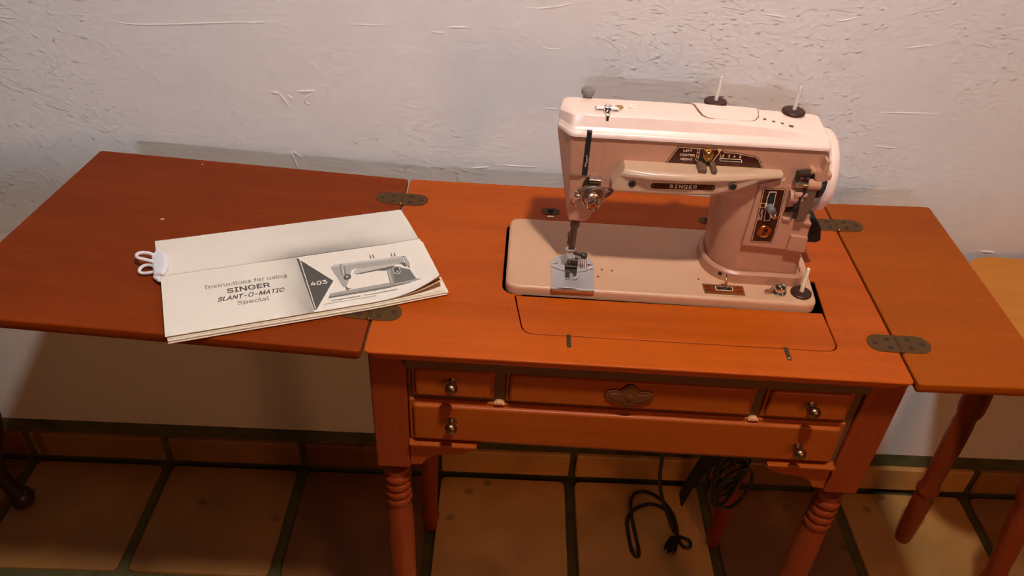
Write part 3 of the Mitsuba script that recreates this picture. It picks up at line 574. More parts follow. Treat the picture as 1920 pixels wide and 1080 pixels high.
# tension dial on the head
tx0, tz0 = 0.0915, 0.8795
ax = np.array([0.02, -1, -0.18]); ax /= np.linalg.norm(ax)
def along(d): return np.array([tx0, 0.030, tz0]) + ax * d
TD = part(SM, 'tension_assembly', fprism(soft([(0.0800, 0.8690), (0.0800, 0.8920), (0.0835, 0.9000), (0.0955, 0.9000), (0.0995, 0.8950), (0.1000, 0.8690), (0.0900, 0.8630)], 0.003), 0.031, 0.0270, top=0.001, seg=2), 'mat_bronze', 30, 'dark metal thread tension unit')
part(TD, 'tension_dial', lathe([(0.0140, 0.001), (0.0150, 0.003), (0.0150, 0.006), (0.0135, 0.0078), (0.0100, 0.0082)], 32, along(0), ax), 'mat_winder', 35)
part(TD, 'dial_ring', ring(0.0128, 0.0009, along(0.0082), ax), 'mat_chrome', 40)
part(TD, 'tension_knob', lathe([(0.0092, 0.006), (0.0098, 0.009), (0.0092, 0.0125), (0.0074, 0.0138), (0.0068, 0.0165), (0.0074, 0.0178), (0.0070, 0.0215), (0.0056, 0.0228)], 28, along(0), ax), 'mat_copper_pale', 35, 'brass and chrome knob')
part(TD, 'knob_rim', lathe([(0.0071, 0.018), (0.0071, 0.0225), (0.0058, 0.0238), (0.0044, 0.0226), (0.004, 0.021)], 24, along(0), ax), 'mat_chrome', 35)
part(TD, 'knob_centre', lathe([(0.0046, 0.0205), (0.0046, 0.0224), (0.003, 0.0228)], 16, along(0), ax), 'mat_slot', 35)
part(TD, 'top_plate', cat([cbox(0.0855, 0.0985, 0.018, 0.030, 0.9010, 0.9026, 0.0005), cbox(0.0868, 0.0975, 0.020, 0.030, 0.8970, 0.8985, 0.0004)]), 'mat_chrome', False)
part(TD, 'side_thread_guide', cat([tube(catmull([(0.0835, 0.026, 0.8835), (0.077, 0.0215, 0.8862), (0.0725, 0.020, 0.8850), (0.0722, 0.020, 0.8830), (0.0760, 0.0205, 0.8824)], 4), 0.0012, 8), tube(catmull([(0.0835, 0.026, 0.8790), (0.077, 0.0215, 0.8775), (0.0722, 0.020, 0.8788), (0.0722, 0.020, 0.8806), (0.0765, 0.0205, 0.8808)], 4), 0.0012, 8)]), 'mat_chrome', 40)
part(TD, 'check_spring', tube(catmull([(0.103, 0.024, 0.8810), (0.109, 0.022, 0.8870), (0.113, 0.023, 0.8880), (0.112, 0.025, 0.8835), (0.105, 0.026, 0.8770)], 4), 0.0016, 8), 'mat_winder', 40)
part(SM, 'nose_guide', tube(catmull([(0.0700, 0.030, 0.8700), (0.0690, 0.027, 0.8660), (0.0720, 0.026, 0.8640)], 4), 0.0009, 6), 'mat_gold', 40)
# needle bar, presser foot
NB = part(SM, 'needle_bar', cat([lathe([(0.0056, 0), (0.0056, 0.017), (0.0050, 0.018)], 18, (0.0770, 0.0420, 0.8440), (0, -0.10, -1)), lathe([(0.0040, 0.012), (0.0040, 0.052), (0.0034, 0.053)], 16, (0.0768, 0.0415, 0.8440), (-0.02, -0.10, -1))]), 'mat_bar', 35, 'shiny steel needle bar')
part(NB, 'bar_collar', ring(0.0050, 0.0012, (0.0770, 0.0415, 0.8410), (0, -0.1, -1), 20, 8), 'mat_chrome', 40)
part(NB, 'needle_clamp', cat([cbox(0.0688, 0.0812, 0.0300, 0.0375, 0.7955, 0.7995, 0.001), cbox(0.0715, 0.0790, 0.0310, 0.0395, 0.7870, 0.7955, 0.001)]), 'mat_chrome', False)
part(NB, 'clamp_screw', cat([lathe([(0.0018, 0), (0.0018, 0.012)], 10, (0.079, 0.033, 0.7935), (1, 0, -0.25)), lathe([(0.0036, 0.010), (0.0040, 0.0115), (0.0040, 0.0150), (0.003, 0.016)], 14, (0.079, 0.033, 0.7935), (1, 0, -0.25))]), 'mat_screw', 35)
part(NB, 'thread_hook', tube(catmull([(0.0735, 0.036, 0.822), (0.0705, 0.034, 0.818), (0.0715, 0.033, 0.813), (0.0705, 0.032, 0.809), (0.0725, 0.033, 0.806)], 4), 0.0012, 6), 'mat_screw', 40)
part(NB, 'needle', lathe([(0.0009, 0), (0.0006, 0.018), (0.0001, 0.022)], 8, (0.0765, 0.0330, 0.7880), (0, -0.1, -1)), 'mat_chrome', 35)
PF = part(SM, 'presser_foot', cat([cbox(0.0710, 0.0742, 0.0310, 0.0400, 0.7725, 0.7905, 0.0006), cbox(0.0742, 0.0810, 0.0325, 0.0400, 0.7835, 0.7865, 0.0005)]), 'mat_chrome', False)
part(PF, 'sole', prism(soft([(0.0695, 0.012), (0.0740, 0.009), (0.0755, 0.012), (0.0755, 0.022), (0.0795, 0.022), (0.0795, 0.012), (0.0810, 0.009), (0.0850, 0.012), (0.0850, 0.0360), (0.0695, 0.0360)], 0.0004), ZB + 0.0009, ZB + 0.0022, top=0.0004, seg=2), 'mat_chrome', 30)
part(PF, 'shank', cat([cbox(0.0700, 0.0850, 0.0300, 0.0375, ZB + 0.0022, 0.7765, 0.0008), cbox(0.0755, 0.0850, 0.0310, 0.0370, 0.7765, 0.7850, 0.0008)]), 'mat_screw', False)
thr = Polygon([(0.0530, 0.0445), (0.0530, -0.0068), (0.1042, -0.0073), (0.1050, 0.0470), (0.1015, 0.0560), (0.0940, 0.0630), (0.0830, 0.0665), (0.0715, 0.0640), (0.0615, 0.0575), (0.0555, 0.0500)])
TP = part(SM, 'throat_plate', prism(thr.intersection(sbox(0, 0.0375, 1, 1)), ZB - 0.002, ZB + 0.0006, top=0.0002, seg=1), 'mat_steel', 30, 'brushed steel needle plate')
arc = shapely.Point(0.0785, 0.0640).buffer(0.0385).intersection(sbox(0, 0.0, 1, 0.0375))
part(TP, 'feed_slot', cat([prism(rr(x - 0.0004, 0.034, x + 0.0004, 0.060, 0.0002, 2), ZB, ZB + 0.0008) for x in (0.0890, 0.0915, 0.0942, 0.0968)]), 'mat_groove', False)
part(SM, 'slide_plate', prism(thr.intersection(sbox(0, -0.0055, 1, 0.0372)), ZB - 0.002, ZB + 0.0005, top=0.0002, seg=1), 'mat_steel', 30, 'brushed steel slide plate')
part(SM, 'slide_plate_edge', cbox(0.0532, 0.1040, -0.0095, -0.0052, ZB - 0.004, ZB + 0.0004, 0.0008), 'mat_chrome', False)
part(TP, 'plate_arc', prism(arc.difference(shapely.Point(0.0785, 0.0640).buffer(0.0377)).intersection(thr.buffer(-0.0005)), ZB, ZB + 0.00075), 'mat_screw', False)
for sx, sy in ((0.0585, 0.0440), (0.1005, 0.0440)): part(TP, 'plate_screw', lathe([(0.0036, 0), (0.0034, 0.0010), (0.0020, 0.0016)], 16, (sx, sy, ZB + 0.0005), (0, 0, 1)), 'mat_chrome', 35)
for hx, hy in ((0.115, 0.035), (0.127, 0.034), (0.1098, 0.0205), (0.231, 0.027)): part(SM, 'oil_hole', lathe([(0.0014, -0.001), (0.0014, 0.0003), (0.0008, 0.0004)], 10, (hx, hy, ZB), (0, 0, 1)), 'mat_groove', 35)
dp = Polygon([(0.2337, 0.0176), (0.2346, -0.0001), (0.2821, -0.0005), (0.2823, 0.0176)])
DP = part(SM, 'feed_lever_plate', prism(dp, ZB - 0.001, ZB + 0.0007), 'mat_groove', 30, 'copper-brown feed lever plate')
part(DP, 'plate_border', prism(dp.buffer(-0.0008, join_style=2), ZB, ZB + 0.0009), 'mat_gold', 30); part(DP, 'plate_face', prism(dp.buffer(-0.0014, join_style=2), ZB, ZB + 0.0010), 'mat_copper', 30)
for s in (sbox(0.2365, 0.0052, 0.2440, 0.0060), sbox(0.2740, 0.0052, 0.2800, 0.0060), sbox(0.2740, 0.0125, 0.2800, 0.0133), sbox(0.2365, 0.0125, 0.2440, 0.0133)): part(DP, 'printed_bar', prism(s, ZB, ZB + 0.0012), 'mat_plate', False)
ds = sbox(0.2483, 0.0060, 0.2690, 0.0137)
part(DP, 'lever_slot', prism(ds, ZB, ZB + 0.0013), 'mat_letter', 30); part(DP, 'lever_slot', prism(ds.buffer(-0.0010, join_style=2), ZB, ZB + 0.0015), 'mat_slot', 30)
part(DP, 'lever', tube(catmull([(0.2600, 0.0090, ZB), (0.2600, 0.0115, 0.7765), (0.2598, 0.0128, 0.7820), (0.2588, 0.0125, 0.7870), (0.2575, 0.0118, 0.7890)], 4), [0.0016] * 9 + [0.0017, 0.0019, 0.0021, 0.0023, 0.0024, 0.0025, 0.0024, 0.0016], 10), 'mat_chrome', 40, 'chrome lever')
part(SM, 'flange_hole', lathe([(0.0022, 0), (0.0022, 0.0005)], 12, (0.2558, 0.0300, 0.7785), (-0.5, -1, 0.0)), 'mat_slot', 35)
BT = part(SM, 'bobbin_tension_stud', lathe([(0.0098, -0.001), (0.0098, 0.0022), (0.0080, 0.0040), (0.0074, 0.0048), (0.0078, 0.0080), (0.0066, 0.0112), (0.0040, 0.0130)], 24, (0.3230, 0.0105, ZB), (0, 0, 1)), 'mat_chrome', 35, 'chrome bobbin tension stud')
part(BT, 'arm', prism(soft([(0.3050, 0.0075), (0.3085, 0.0035), (0.316, 0.0045), (0.323, 0.001), (0.323, 0.016), (0.315, 0.0125), (0.308, 0.0125)], 0.0015).difference(shapely.Point(0.3100, 0.0080).buffer(0.0026)), ZB, ZB + 0.0028, top=0.001, seg=2), 'mat_chrome', 30)
# end panel with stitch length plate
pan = soft([(0.2727, 0.9060), (0.2704, 0.8246), (0.3430, 0.8207), (0.3410, 0.8610), (0.3215, 0.8640), (0.3070, 0.8660), (0.3020, 0.8720), (0.3020, 0.9000), (0.2990, 0.9140)], 0.001)
EP = part(SM, 'gear_cover', fprism(pan, 0.032, 0.0235, top=0.0012, seg=3), 'mat_taupe', 35)
part(SM, 'gear_cover_ledge', cat([fprism(soft([(0.3215, 0.8443), (0.3215, 0.8235), (0.3427, 0.8215), (0.3418, 0.8420)], 0.0006), 0.028, 0.0200, top=0.001, seg=3), fprism(soft([(0.3070, 0.8660), (0.3160, 0.8650), (0.3160, 0.8625), (0.3070, 0.8640)], 0.0003), 0.028, 0.0205, top=0.0006, seg=2), fprism(soft([(0.3225, 0.8640), (0.3405, 0.8612), (0.3405, 0.8580), (0.3225, 0.8612)], 0.0003), 0.028, 0.0205, top=0.0006, seg=2)]), 'mat_taupe', 35)
pl2 = Polygon([(0.2765, 0.9015), (0.2785, 0.9025), (0.3006, 0.9027), (0.3019, 0.9010), (0.3028, 0.8850), (0.3043, 0.8605), (0.3043, 0.8420), (0.3036, 0.8313), (0.2790, 0.8308), (0.2784, 0.8472), (0.2779, 0.8771)])
S2 = part(SM, 'stitch_length_plate', fprism(pl2, 0.0240, 0.0228), 'mat_groove', 30, 'tall dark brown and gold stitch length plate')
part(S2, 'gold_border', fprism(pl2.buffer(-0.0010, join_style=2), 0.024, 0.0226), 'mat_line', 30); part(S2, 'plate_face', fprism(pl2.buffer(-0.0016, join_style=2), 0.024, 0.0224), 'mat_plate', 30)
s3 = Polygon([(0.2846, 0.8977), (0.2919, 0.8982), (0.2929, 0.8814), (0.2932, 0.8611), (0.2874, 0.8607), (0.2856, 0.8783), (0.2840, 0.8890)])
part(S2, 'lever_slot', fprism(s3.buffer(0.0004, join_style=2), 0.024, 0.0221), 'mat_letter', 30); part(S2, 'lever_slot', fprism(s3.buffer(-0.0004, join_style=2), 0.024, 0.0219), 'mat_slot', 30)
part(S2, 'lever_stub', lathe([(0.0044, 0), (0.0044, 0.008), (0.0038, 0.009)], 18, (0.2892, 0.0222, 0.8790), (0.1, -1, -0.05)), 'mat_pewter', 35)
part(S2, 'lever_ball', lathe([(0.0, -0.0046), (0.0030, -0.0036), (0.0046, 0.0), (0.0030, 0.0036), (0.0, 0.0046)], 18, (0.2920, 0.0100, 0.8760), (0.1, -1, 0.0)), 'mat_chrome', 40, 'chrome lever ball')
part(S2, 'round_dial', lathe([(0.0082, 0), (0.0082, 0.0012), (0.0072, 0.0022), (0.0064, 0.0016), (0.0, 0.0016)], 26, (0.2908, 0.0226, 0.8466), (0, -1, 0)), 'mat_copper', 35, 'round copper dial')
part(S2, 'dial_emblem', cat([fprism(shapely.Point(0.2918, 0.8485).buffer(0.0024), 0.0215, 0.0204), fprism(shapely.Point(0.2903, 0.8440).buffer(0.0018), 0.0215, 0.0204)]), 'mat_plate', 30)
part(S2, 'label_window', fprism(sbox(0.2772, 0.8774, 0.2838, 0.8832).difference(sbox(0.2776, 0.8778, 0.2834, 0.8828)), 0.0228, 0.0222), 'mat_line', False)
part(S2, 'pointer', cbox(0.2838, 0.2850, 0.0216, 0.0226, 0.8770, 0.8838, 0.0002), 'mat_letter', False)
part(S2, 'lettering', cat([ftext(s, 0.0028, 0.2822, z, 0.0224, 0.0002, True) for s, z in (('6', 0.8735), ('9', 0.8698), ('12', 0.8662), ('20', 0.8626))]), 'mat_line', False)
# bobbin winder and handwheel
BW = part(SM, 'bobbin_winder', cat([fprism(soft([(0.3225, 0.9085), (0.3336, 0.9092), (0.3330, 0.8853), (0.3305, 0.8745), (0.3300, 0.8650), (0.3205, 0.8650), (0.3205, 0.8755), (0.3185, 0.8900)], 0.001), 0.030, 0.016, top=0.0015, seg=3), fprism(soft([(0.3190, 0.8735), (0.3300, 0.8775), (0.3310, 0.8660), (0.3080, 0.8655), (0.3080, 0.8712)], 0.0006), 0.034, 0.0255)]), 'mat_winder', 35, 'brown bobbin winder mechanism')
part(BW, 'spindle', lathe([(0.0028, 0), (0.0035, 0.001), (0.0035, 0.012), (0.0026, 0.0125)], 16, (0.3100, 0.0180, 0.9118), (1, 0, 0.03)), 'mat_chrome', 35, 'chrome spindle')
part(BW, 'sleeve', lathe([(0.0058, 0), (0.0066, 0.0008), (0.0066, 0.0135), (0.0056, 0.0145)], 20, (0.3212, 0.0200, 0.9118), (1, 0, 0.03)), 'mat_taupe', 35)
part(BW, 'clip', cat([tube([(0.3075, 0.018, 0.9245), (0.3180, 0.020, 0.9250), (0.3270, 0.022, 0.9252)], 0.0040, 10), cbox(0.3072, 0.3110, 0.0165, 0.024, 0.9150, 0.9240, 0.001), cbox(0.3165, 0.3215, 0.0165, 0.024, 0.9170, 0.9215, 0.001)]), 'mat_screw', 35)
part(BW, 'rubber_wheel', lathe([(0.0150, 0), (0.0185, 0.002), (0.0195, 0.0045), (0.0185, 0.007), (0.0150, 0.009)], 30, (0.3345, 0.036, 0.9080), (1, 0, 0.02)), 'mat_rubber', 40, 'black rubber winder wheel')
part(BW, 'latch', fprism(soft([(0.3200, 0.9265), (0.3215, 0.9300), (0.3262, 0.9300), (0.3280, 0.9262), (0.3320, 0.9300), (0.3340, 0.9420), (0.3375, 0.9420), (0.3390, 0.9265), (0.3440, 0.9262), (0.3440, 0.9205), (0.3345, 0.9160), (0.3300, 0.9160), (0.3265, 0.9200), (0.3250, 0.9262)], 0.0005), 0.045, 0.016, top=0.001, seg=2), 'mat_taupe', 35)
part(BW, 'lug', cat([lathe([(0.0074, 0), (0.0082, 0.0012), (0.0082, 0.014), (0.006, 0.015)], 22, (0.3070, 0.0240, 0.8935), (1, 0, 0.0)), cbox(0.3100, 0.3240, 0.0140, 0.030, 0.8975, 0.9020, 0.001)]), 'mat_taupe', 35)
part(BW, 'tension_spring', tube(catmull([(0.3190, 0.015, 0.9090), (0.3195, 0.0148, 0.9020), (0.3172, 0.0146, 0.8970), (0.3168, 0.0144, 0.8900), (0.3130, 0.0146, 0.8820)], 4), 0.0013, 6), 'mat_slot', 40)
HW = part(SM, 'handwheel', lathe([(0.014, -0.003), (0.014, 0.010), (0.034, 0.0125), (0.0425, 0.0100), (0.0460, 0.0106), (0.0478, 0.0125), (0.0482, 0.0155), (0.0475, 0.0195), (0.0455, 0.0218), (0.042, 0.0222), (0.038, 0.0195), (0.020, 0.0175), (0.018, 0.024), (0.012, 0.026)], 56, (0.3400, 0.0850, 0.8955), (1, 0, 0)), 'mat_cream', 35, 'cream handwheel')
part(SM, 'terminal_block', fprism(soft([(0.3480, 0.8372), (0.3659, 0.8371), (0.3752, 0.8248), (0.3795, 0.8071), (0.3740, 0.8035), (0.3480, 0.8040)], 0.002), 0.100, 0.070, top=0.002, seg=3), 'mat_black', 35, 'black plug block behind the column')

# ------------------------------------------------------------------ the instruction booklet and its clip
A, B = np.array([-0.3466, -0.1382]), np.array([-0.0697, -0.0188]); U = (B - A) / np.linalg.norm(B - A); Wd = np.array([-U[1], U[0]])
def lay(m):
    """booklet axes (u, v, height) -> lying on the leaf and the tabletop"""
    q = m.copy(); v = q.vertices; xy = A + v[:, :1] * U + v[:, 1:2] * Wd
    q.vertices = np.column_stack([xy, ZT + 0.0020 + math.tan(LT) * np.maximum(0, -0.1480 - xy[:, 0]) + v[:, 2]]); return q
def sheet(u0, u1, v0, v1, zf, th=0.0003, nu=40, nv=16, curl=None, skew=0.0):
    us, vs = np.linspace(u0, u1, nu + 1), np.linspace(v0, v1, nv + 1)
    g = np.array([(u + skew * (v - v0), v, 0) for u in us for v in vs]); g[:, 2] = zf(g[:, 0], g[:, 1])
    if curl:
        o, n, R = np.array(curl[0]), np.array(curl[1]), curl[2]
        d = (g[:, :2] - o) @ n; k = d > 0
        g[k, :2] += np.outer(R * np.sin(d[k] / R) - d[k], n); g[k, 2] += R * (1 - np.cos(d[k] / R))
    W = nv + 1; idx = np.arange((nu + 1) * W).reshape(nu + 1, W); f = []
    a, b, c, d = idx[:-1, :-1].ravel(), idx[1:, :-1].ravel(), idx[1:, 1:].ravel(), idx[:-1, 1:].ravel()
    f = [np.column_stack([a, b, c]), np.column_stack([a, c, d])]; N = len(g)
    f += [np.column_stack([a, c, b]) + N, np.column_stack([a, d, c]) + N]
    loop = np.r_[idx[:, 0], idx[-1, 1:], idx[::-1, -1][1:], idx[0, ::-1][1:-1]]; l2 = np.roll(loop, -1)
    f += [np.column_stack([loop, loop + N, l2 + N]), np.column_stack([loop, l2 + N, l2])]
    return trimesh.Trimesh(np.concatenate([g, g - [0, 0, th]]), np.concatenate(f), process=False)
BK = thing('instruction_booklet', 'open white instruction booklet lying across the left leaf hinge', 'booklet')
curl_n = np.array([0.42, -0.9075])
def cz(base): return lambda u, v: base + 0.0 * u
for i, (z, dv, du, cr) in enumerate(((0.0009, -0.0030, 0.0020, None), (0.0021, -0.0012, 0.0040, None), (0.0033, -0.0022, 0.0010, None), (0.0045, 0.0002, -0.0005, None))):
    part(BK, 'page', lay(sheet(0.001, 0.3015 + du, dv, 0.108, (lambda z: lambda u, v: z + 0 * u)(z), 0.0009, 20, 4)), 'mat_page', False)
bcv = sheet(-0.0022, 0.3015, 0.100, 0.1885, lambda u, v: 0.0056 - 0.0036 * np.clip((v - 0.11) / 0.078, 0, 1) + 0.0012 * np.sin(np.clip((v - 0.11) / 0.078, 0, 1) * PI), 0.0004, 80, 90, skew=-0.03)
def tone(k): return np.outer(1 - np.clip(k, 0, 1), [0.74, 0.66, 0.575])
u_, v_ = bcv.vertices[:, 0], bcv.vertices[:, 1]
gk = 0.50 * np.clip((u_ - 0.09) / 0.06, 0, 1) * np.exp(-((v_ - 0.106) / 0.022) ** 2) * np.clip((0.315 - u_) / 0.12, 0.25, 1) + 0.13 * np.exp(-((u_ - 0.21) / 0.07) ** 2) * (meshkit.fbm(np.column_stack([u_ * 30, v_ * 30, u_ * 0]), 3) + 0.3) + 0.55 * np.exp(-((v_ - 0.1092) / 0.0012) ** 2) * (u_ > 0.006)  # grey band near the fold; last term paints the shade of the fold crease
part(BK, 'back_cover', lay(bcv), 'mat_print_and_shade', True, 'white back cover with a grey band and a painted fold shade', color=tone(gk))
part(BK, 'page', lay(sheet(0.0, 0.300, 0.100, 0.1870, lambda u, v: 0.0040 - 0.0026 * np.clip((v - 0.11) / 0.078, 0, 1), 0.0012, 20, 6, skew=-0.03)), 'mat_page', False)
FCZ = 0.0070
CURL = ((0.226, 0.0), curl_n, 0.026)
fcv = sheet(-0.0005, 0.3020, 0.0006, 0.1075, cz(FCZ), 0.0003, 150, 24, curl=CURL)
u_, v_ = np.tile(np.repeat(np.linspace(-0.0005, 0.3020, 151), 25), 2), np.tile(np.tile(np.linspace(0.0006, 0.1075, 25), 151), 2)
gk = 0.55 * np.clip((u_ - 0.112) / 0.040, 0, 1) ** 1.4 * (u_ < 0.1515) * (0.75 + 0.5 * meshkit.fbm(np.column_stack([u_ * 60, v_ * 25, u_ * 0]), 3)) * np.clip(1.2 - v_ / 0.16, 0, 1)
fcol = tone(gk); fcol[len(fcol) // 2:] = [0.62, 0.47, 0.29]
part(BK, 'front_cover', lay(fcv), 'mat_print_and_shade', True, 'white front cover with a curled corner', color=fcol)
inner = sheet(0.15, 0.3010, 0.0012, 0.10, lambda u, v: FCZ - 0.0008 + 0 * u, 0.0002, 40, 20, curl=((0.232, 0.0), curl_n, 0.034))
part(BK, 'turned_page', lay(inner), 'mat_paper_old', 40, 'yellowed page under the curled corner')
def flat(polys, z, th=0.00008):
    return cat([prism(p, z, z + th) for p in polys])
def serifs(t, h):
    tr = t.triangles[t.face_normals[:, 2] > 0.9][:, :, :2]
    sh = shapely.union_all([Polygon(q).buffer(h * 0.004) for q in tr]); bars = []
    for y, up in ((0.05, 0), (0.68, 1), (0.95, 1)):
        cutp = sh.intersection(sbox(-1, (y - 0.02) * h, 9, (y + 0.02) * h))
        for g in getattr(cutp, 'geoms', [cutp]):
            if g.is_empty or g.bounds[2] - g.bounds[0] > 0.24 * h: continue
            x0, x1 = g.bounds[0], g.bounds[2]; yb = 0 if not up else (0.665 * h if y < 0.9 else 0.92 * h)
            if up and sh.intersects(sbox(x0, (y + 0.10) * h, x1, (y + 0.12) * h)): continue
            bars.append(prism(sbox(x0 - 0.10 * h, yb, x1 + (0.10 * h if not up else 0.0), yb + 0.085 * h), 0, 0.0001))
    return cat([t] + bars)
def btext(s, h, u0, u1, v, bold=False, shear=0.0, slab=False):
    t = meshkit.text_mesh(s, h, 0.0001, bold)
    if slab: t = serifs(t, h)
    b = t.bounds
    M = np.eye(4); M[0, 0] = (u1 - u0) / (b[1][0] - b[0][0]); M[0, 1] = shear
    t.apply_translation([-b[0][0], 0, 0]); t.apply_transform(M); t.apply_translation([u0, v, FCZ + 0.00015]); return lay(t)
part(BK, 'cover_lettering', btext('Instructions for using', 0.0062, 0.0440, 0.1340, 0.0715, slab=True), 'mat_ink_grey', False)
part(BK, 'cover_lettering', btext('Special', 0.0062, 0.0750, 0.1090, 0.0345, slab=True), 'mat_ink_grey', False)
part(BK, 'cover_lettering', btext('SINGER', 0.0082, 0.0665, 0.1130, 0.0580, True), 'mat_ink', False)
part(BK, 'cover_lettering', btext('SLANT-O-MATIC', 0.0070, 0.0550, 0.1260, 0.0455, True, 0.28), 'mat_ink', False)
tri = Polygon([(0.1498, 0.1050), (0.1525, 0.0045), (0.1552, 0.0045), (0.1828, 0.0510), (0.1508, 0.1050)])
part(BK, 'printed_arrow', lay(flat([tri], FCZ + 0.00002)), 'mat_arrow', False)
part(BK, 'printed_arrow_line', lay(flat([Polygon([(0.1525, 0.1020), (0.1535, 0.1020), (0.1548, 0.0060), (0.1538, 0.0060)])], FCZ + 0.00012)), 'mat_paper', False)
t_ = meshkit.text_mesh('403', 0.0070, 0.0001, True); t_.apply_transform(np.diag([1.08, 0.95, 1, 1.])); t_.apply_translation([0.1560, 0.0478, FCZ + 0.00016]); 
part(BK, 'model_number', lay(t_), 'mat_paper', False)
DR = [(0.42, [(0.1711, 0.0201), (0.1743, 0.0285), (0.2403, 0.0304), (0.2768, 0.0284), (0.2812, 0.0260), (0.2663, 0.0230), (0.2396, 0.0211)]), (0.22, [(0.1711, 0.0201), (0.1726, 0.0232), (0.2400, 0.0240), (0.2663, 0.0240), (0.2663, 0.0226), (0.2396, 0.0208)]), (0.62, [(0.191, 0.0285), (0.1937, 0.0222), (0.2035, 0.0225), (0.2036, 0.0262)]),
      (0.46, [(0.1855, 0.0781), (0.1906, 0.0815), (0.2251, 0.0797), (0.2719, 0.0778), (0.2704, 0.0593), (0.2611, 0.0632), (0.2100, 0.0673), (0.2068, 0.0654), (0.1973, 0.0413), (0.1938, 0.0349), (0.1912, 0.0357), (0.1848, 0.0743)]), (0.62, [(0.1862, 0.0785), (0.1906, 0.0812), (0.2715, 0.0775), (0.2712, 0.0735), (0.1862, 0.0765)]),
      (0.30, [(0.2464, 0.0548), (0.2591, 0.0598), (0.2732, 0.0483), (0.2755, 0.0278), (0.2437, 0.0264)]), (0.20, [(0.2546, 0.0582), (0.2729, 0.0474), (0.2744, 0.0282), (0.2495, 0.0274)]), (0.50, [(0.2475, 0.0540), (0.2500, 0.0550), (0.2478, 0.0272), (0.2450, 0.0268)]), (0.55, [(0.2546, 0.0582), (0.2622, 0.0588), (0.2617, 0.0459), (0.2581, 0.0431), (0.2529, 0.0468)]), (0.10, [(0.2556, 0.0572), (0.2612, 0.0575), (0.2608, 0.0475), (0.2580, 0.0450), (0.2540, 0.0480)]), (0.6, [(0.2572, 0.0500), (0.2592, 0.0500), (0.2590, 0.0470), (0.2572, 0.0468)]),
      (0.60, [(0.2090, 0.0627), (0.2144, 0.0669), (0.2603, 0.0645), (0.2590, 0.0618), (0.2134, 0.0574), (0.2078, 0.0572)]), (0.16, [(0.2099, 0.0572), (0.2445, 0.0600), (0.2560, 0.0612), (0.2583, 0.0590), (0.2485, 0.0561), (0.2438, 0.0546), (0.2367, 0.0572), (0.2120, 0.0558)]),
      (0.28, [(0.1959, 0.0798), (0.2020, 0.0799), (0.1995, 0.0598), (0.1935, 0.0598)]), (0.62, [(0.1975, 0.0790), (0.1995, 0.0790), (0.1975, 0.0600), (0.1955, 0.0600)]), (0.10, [(0.1953, 0.0553), (0.1995, 0.0598), (0.2043, 0.0563), (0.2031, 0.0509), (0.1983, 0.0486), (0.1952, 0.0496)]), (0.55, [(0.1980, 0.0560), (0.2010, 0.0560), (0.2010, 0.0530), (0.1980, 0.0530)]), (0.08, [(0.2233, 0.0691), (0.2270, 0.0730), (0.2504, 0.0707), (0.2507, 0.0675), (0.2247, 0.0681)]), (0.6, [(0.2350, 0.0715), (0.2375, 0.0714), (0.2375, 0.0690), (0.2350, 0.0690)]),
      (0.24, [(0.2718, 0.0774), (0.2748, 0.0754), (0.2757, 0.0596), (0.2742, 0.0520), (0.2724, 0.0516), (0.2720, 0.0649)]), (0.60, [(0.2725, 0.0755), (0.2741, 0.0740), (0.2748, 0.0600), (0.2736, 0.0545), (0.2728, 0.0650)]), (0.14, [(0.2650, 0.0650), (0.2714, 0.0630), (0.2715, 0.0548), (0.2684, 0.0559)]), (0.22, [(0.2339, 0.0904), (0.2352, 0.0902), (0.2350, 0.0825), (0.2334, 0.0833)]), (0.30, [(0.2372, 0.0900), (0.2389, 0.0898), (0.2389, 0.0825), (0.2370, 0.0826)]), (0.22, [(0.2592, 0.0872), (0.2606, 0.0870), (0.2600, 0.0795), (0.2585, 0.0799)]), (0.30, [(0.2630, 0.0867), (0.2649, 0.0865), (0.2641, 0.0792), (0.2624, 0.0794)]), (0.10, [(0.1935, 0.0352), (0.1955, 0.0352), (0.1957, 0.0287), (0.1945, 0.0281)]), (0.18, [(0.1925, 0.0318), (0.1985, 0.0325), (0.1985, 0.0312), (0.1925, 0.0305)])]
for i in range(16): DR.append((0.25, [(0.1733 + i * 0.0021, 0.0144), (0.1748 + i * 0.0021, 0.0145), (0.1748 + i * 0.0021, 0.0158), (0.1733 + i * 0.0021, 0.0158)]))
for i in range(17): DR.append((0.32, [(0.2106 + i * 0.0023, 0.0146), (0.2122 + i * 0.0023, 0.0146), (0.2122 + i * 0.0023, 0.0156), (0.2106 + i * 0.0023, 0.0156)]))
for i in range(26): DR.append((0.50, [(0.1642 + i * 0.0023, 0.0104), (0.1657 + i * 0.0023, 0.0104), (0.1657 + i * 0.0023, 0.0111), (0.1642 + i * 0.0023, 0.0111)]))
ms, cs = [], []
def curled(m):
    d = (m.vertices[:, :2] - np.array(CURL[0])) @ curl_n; k = d > 0; R = CURL[2]
    m.vertices[k, :2] += np.outer(R * np.sin(d[k] / R) - d[k], curl_n); m.vertices[k, 2] += R * (1 - np.cos(d[k] / R)) + 0.0002; return m
for i, (g, q) in enumerate(DR):
    P = Polygon(q).buffer(0)
    for pp in getattr(P, 'geoms', [P]):
        if pp.area < 1e-9: continue
        m = prism(pp, FCZ + 0.00012, FCZ + 0.00014 + 0.000012 * i, dedupe=1e-6); m = curled(m); ms.append(m); cs.append(np.tile([[g * 0.80, g * 0.735, g * 0.66]], (len(m.vertices), 1)))
part(BK, 'cover_drawing', lay(cat(ms)), 'mat_print_and_shade', False, 'grey printed drawing of a sewing machine', color=np.concatenate(cs))
CL = thing('plastic_clip', 'white plastic clip gripping the left edge of the instruction booklet', 'clip')
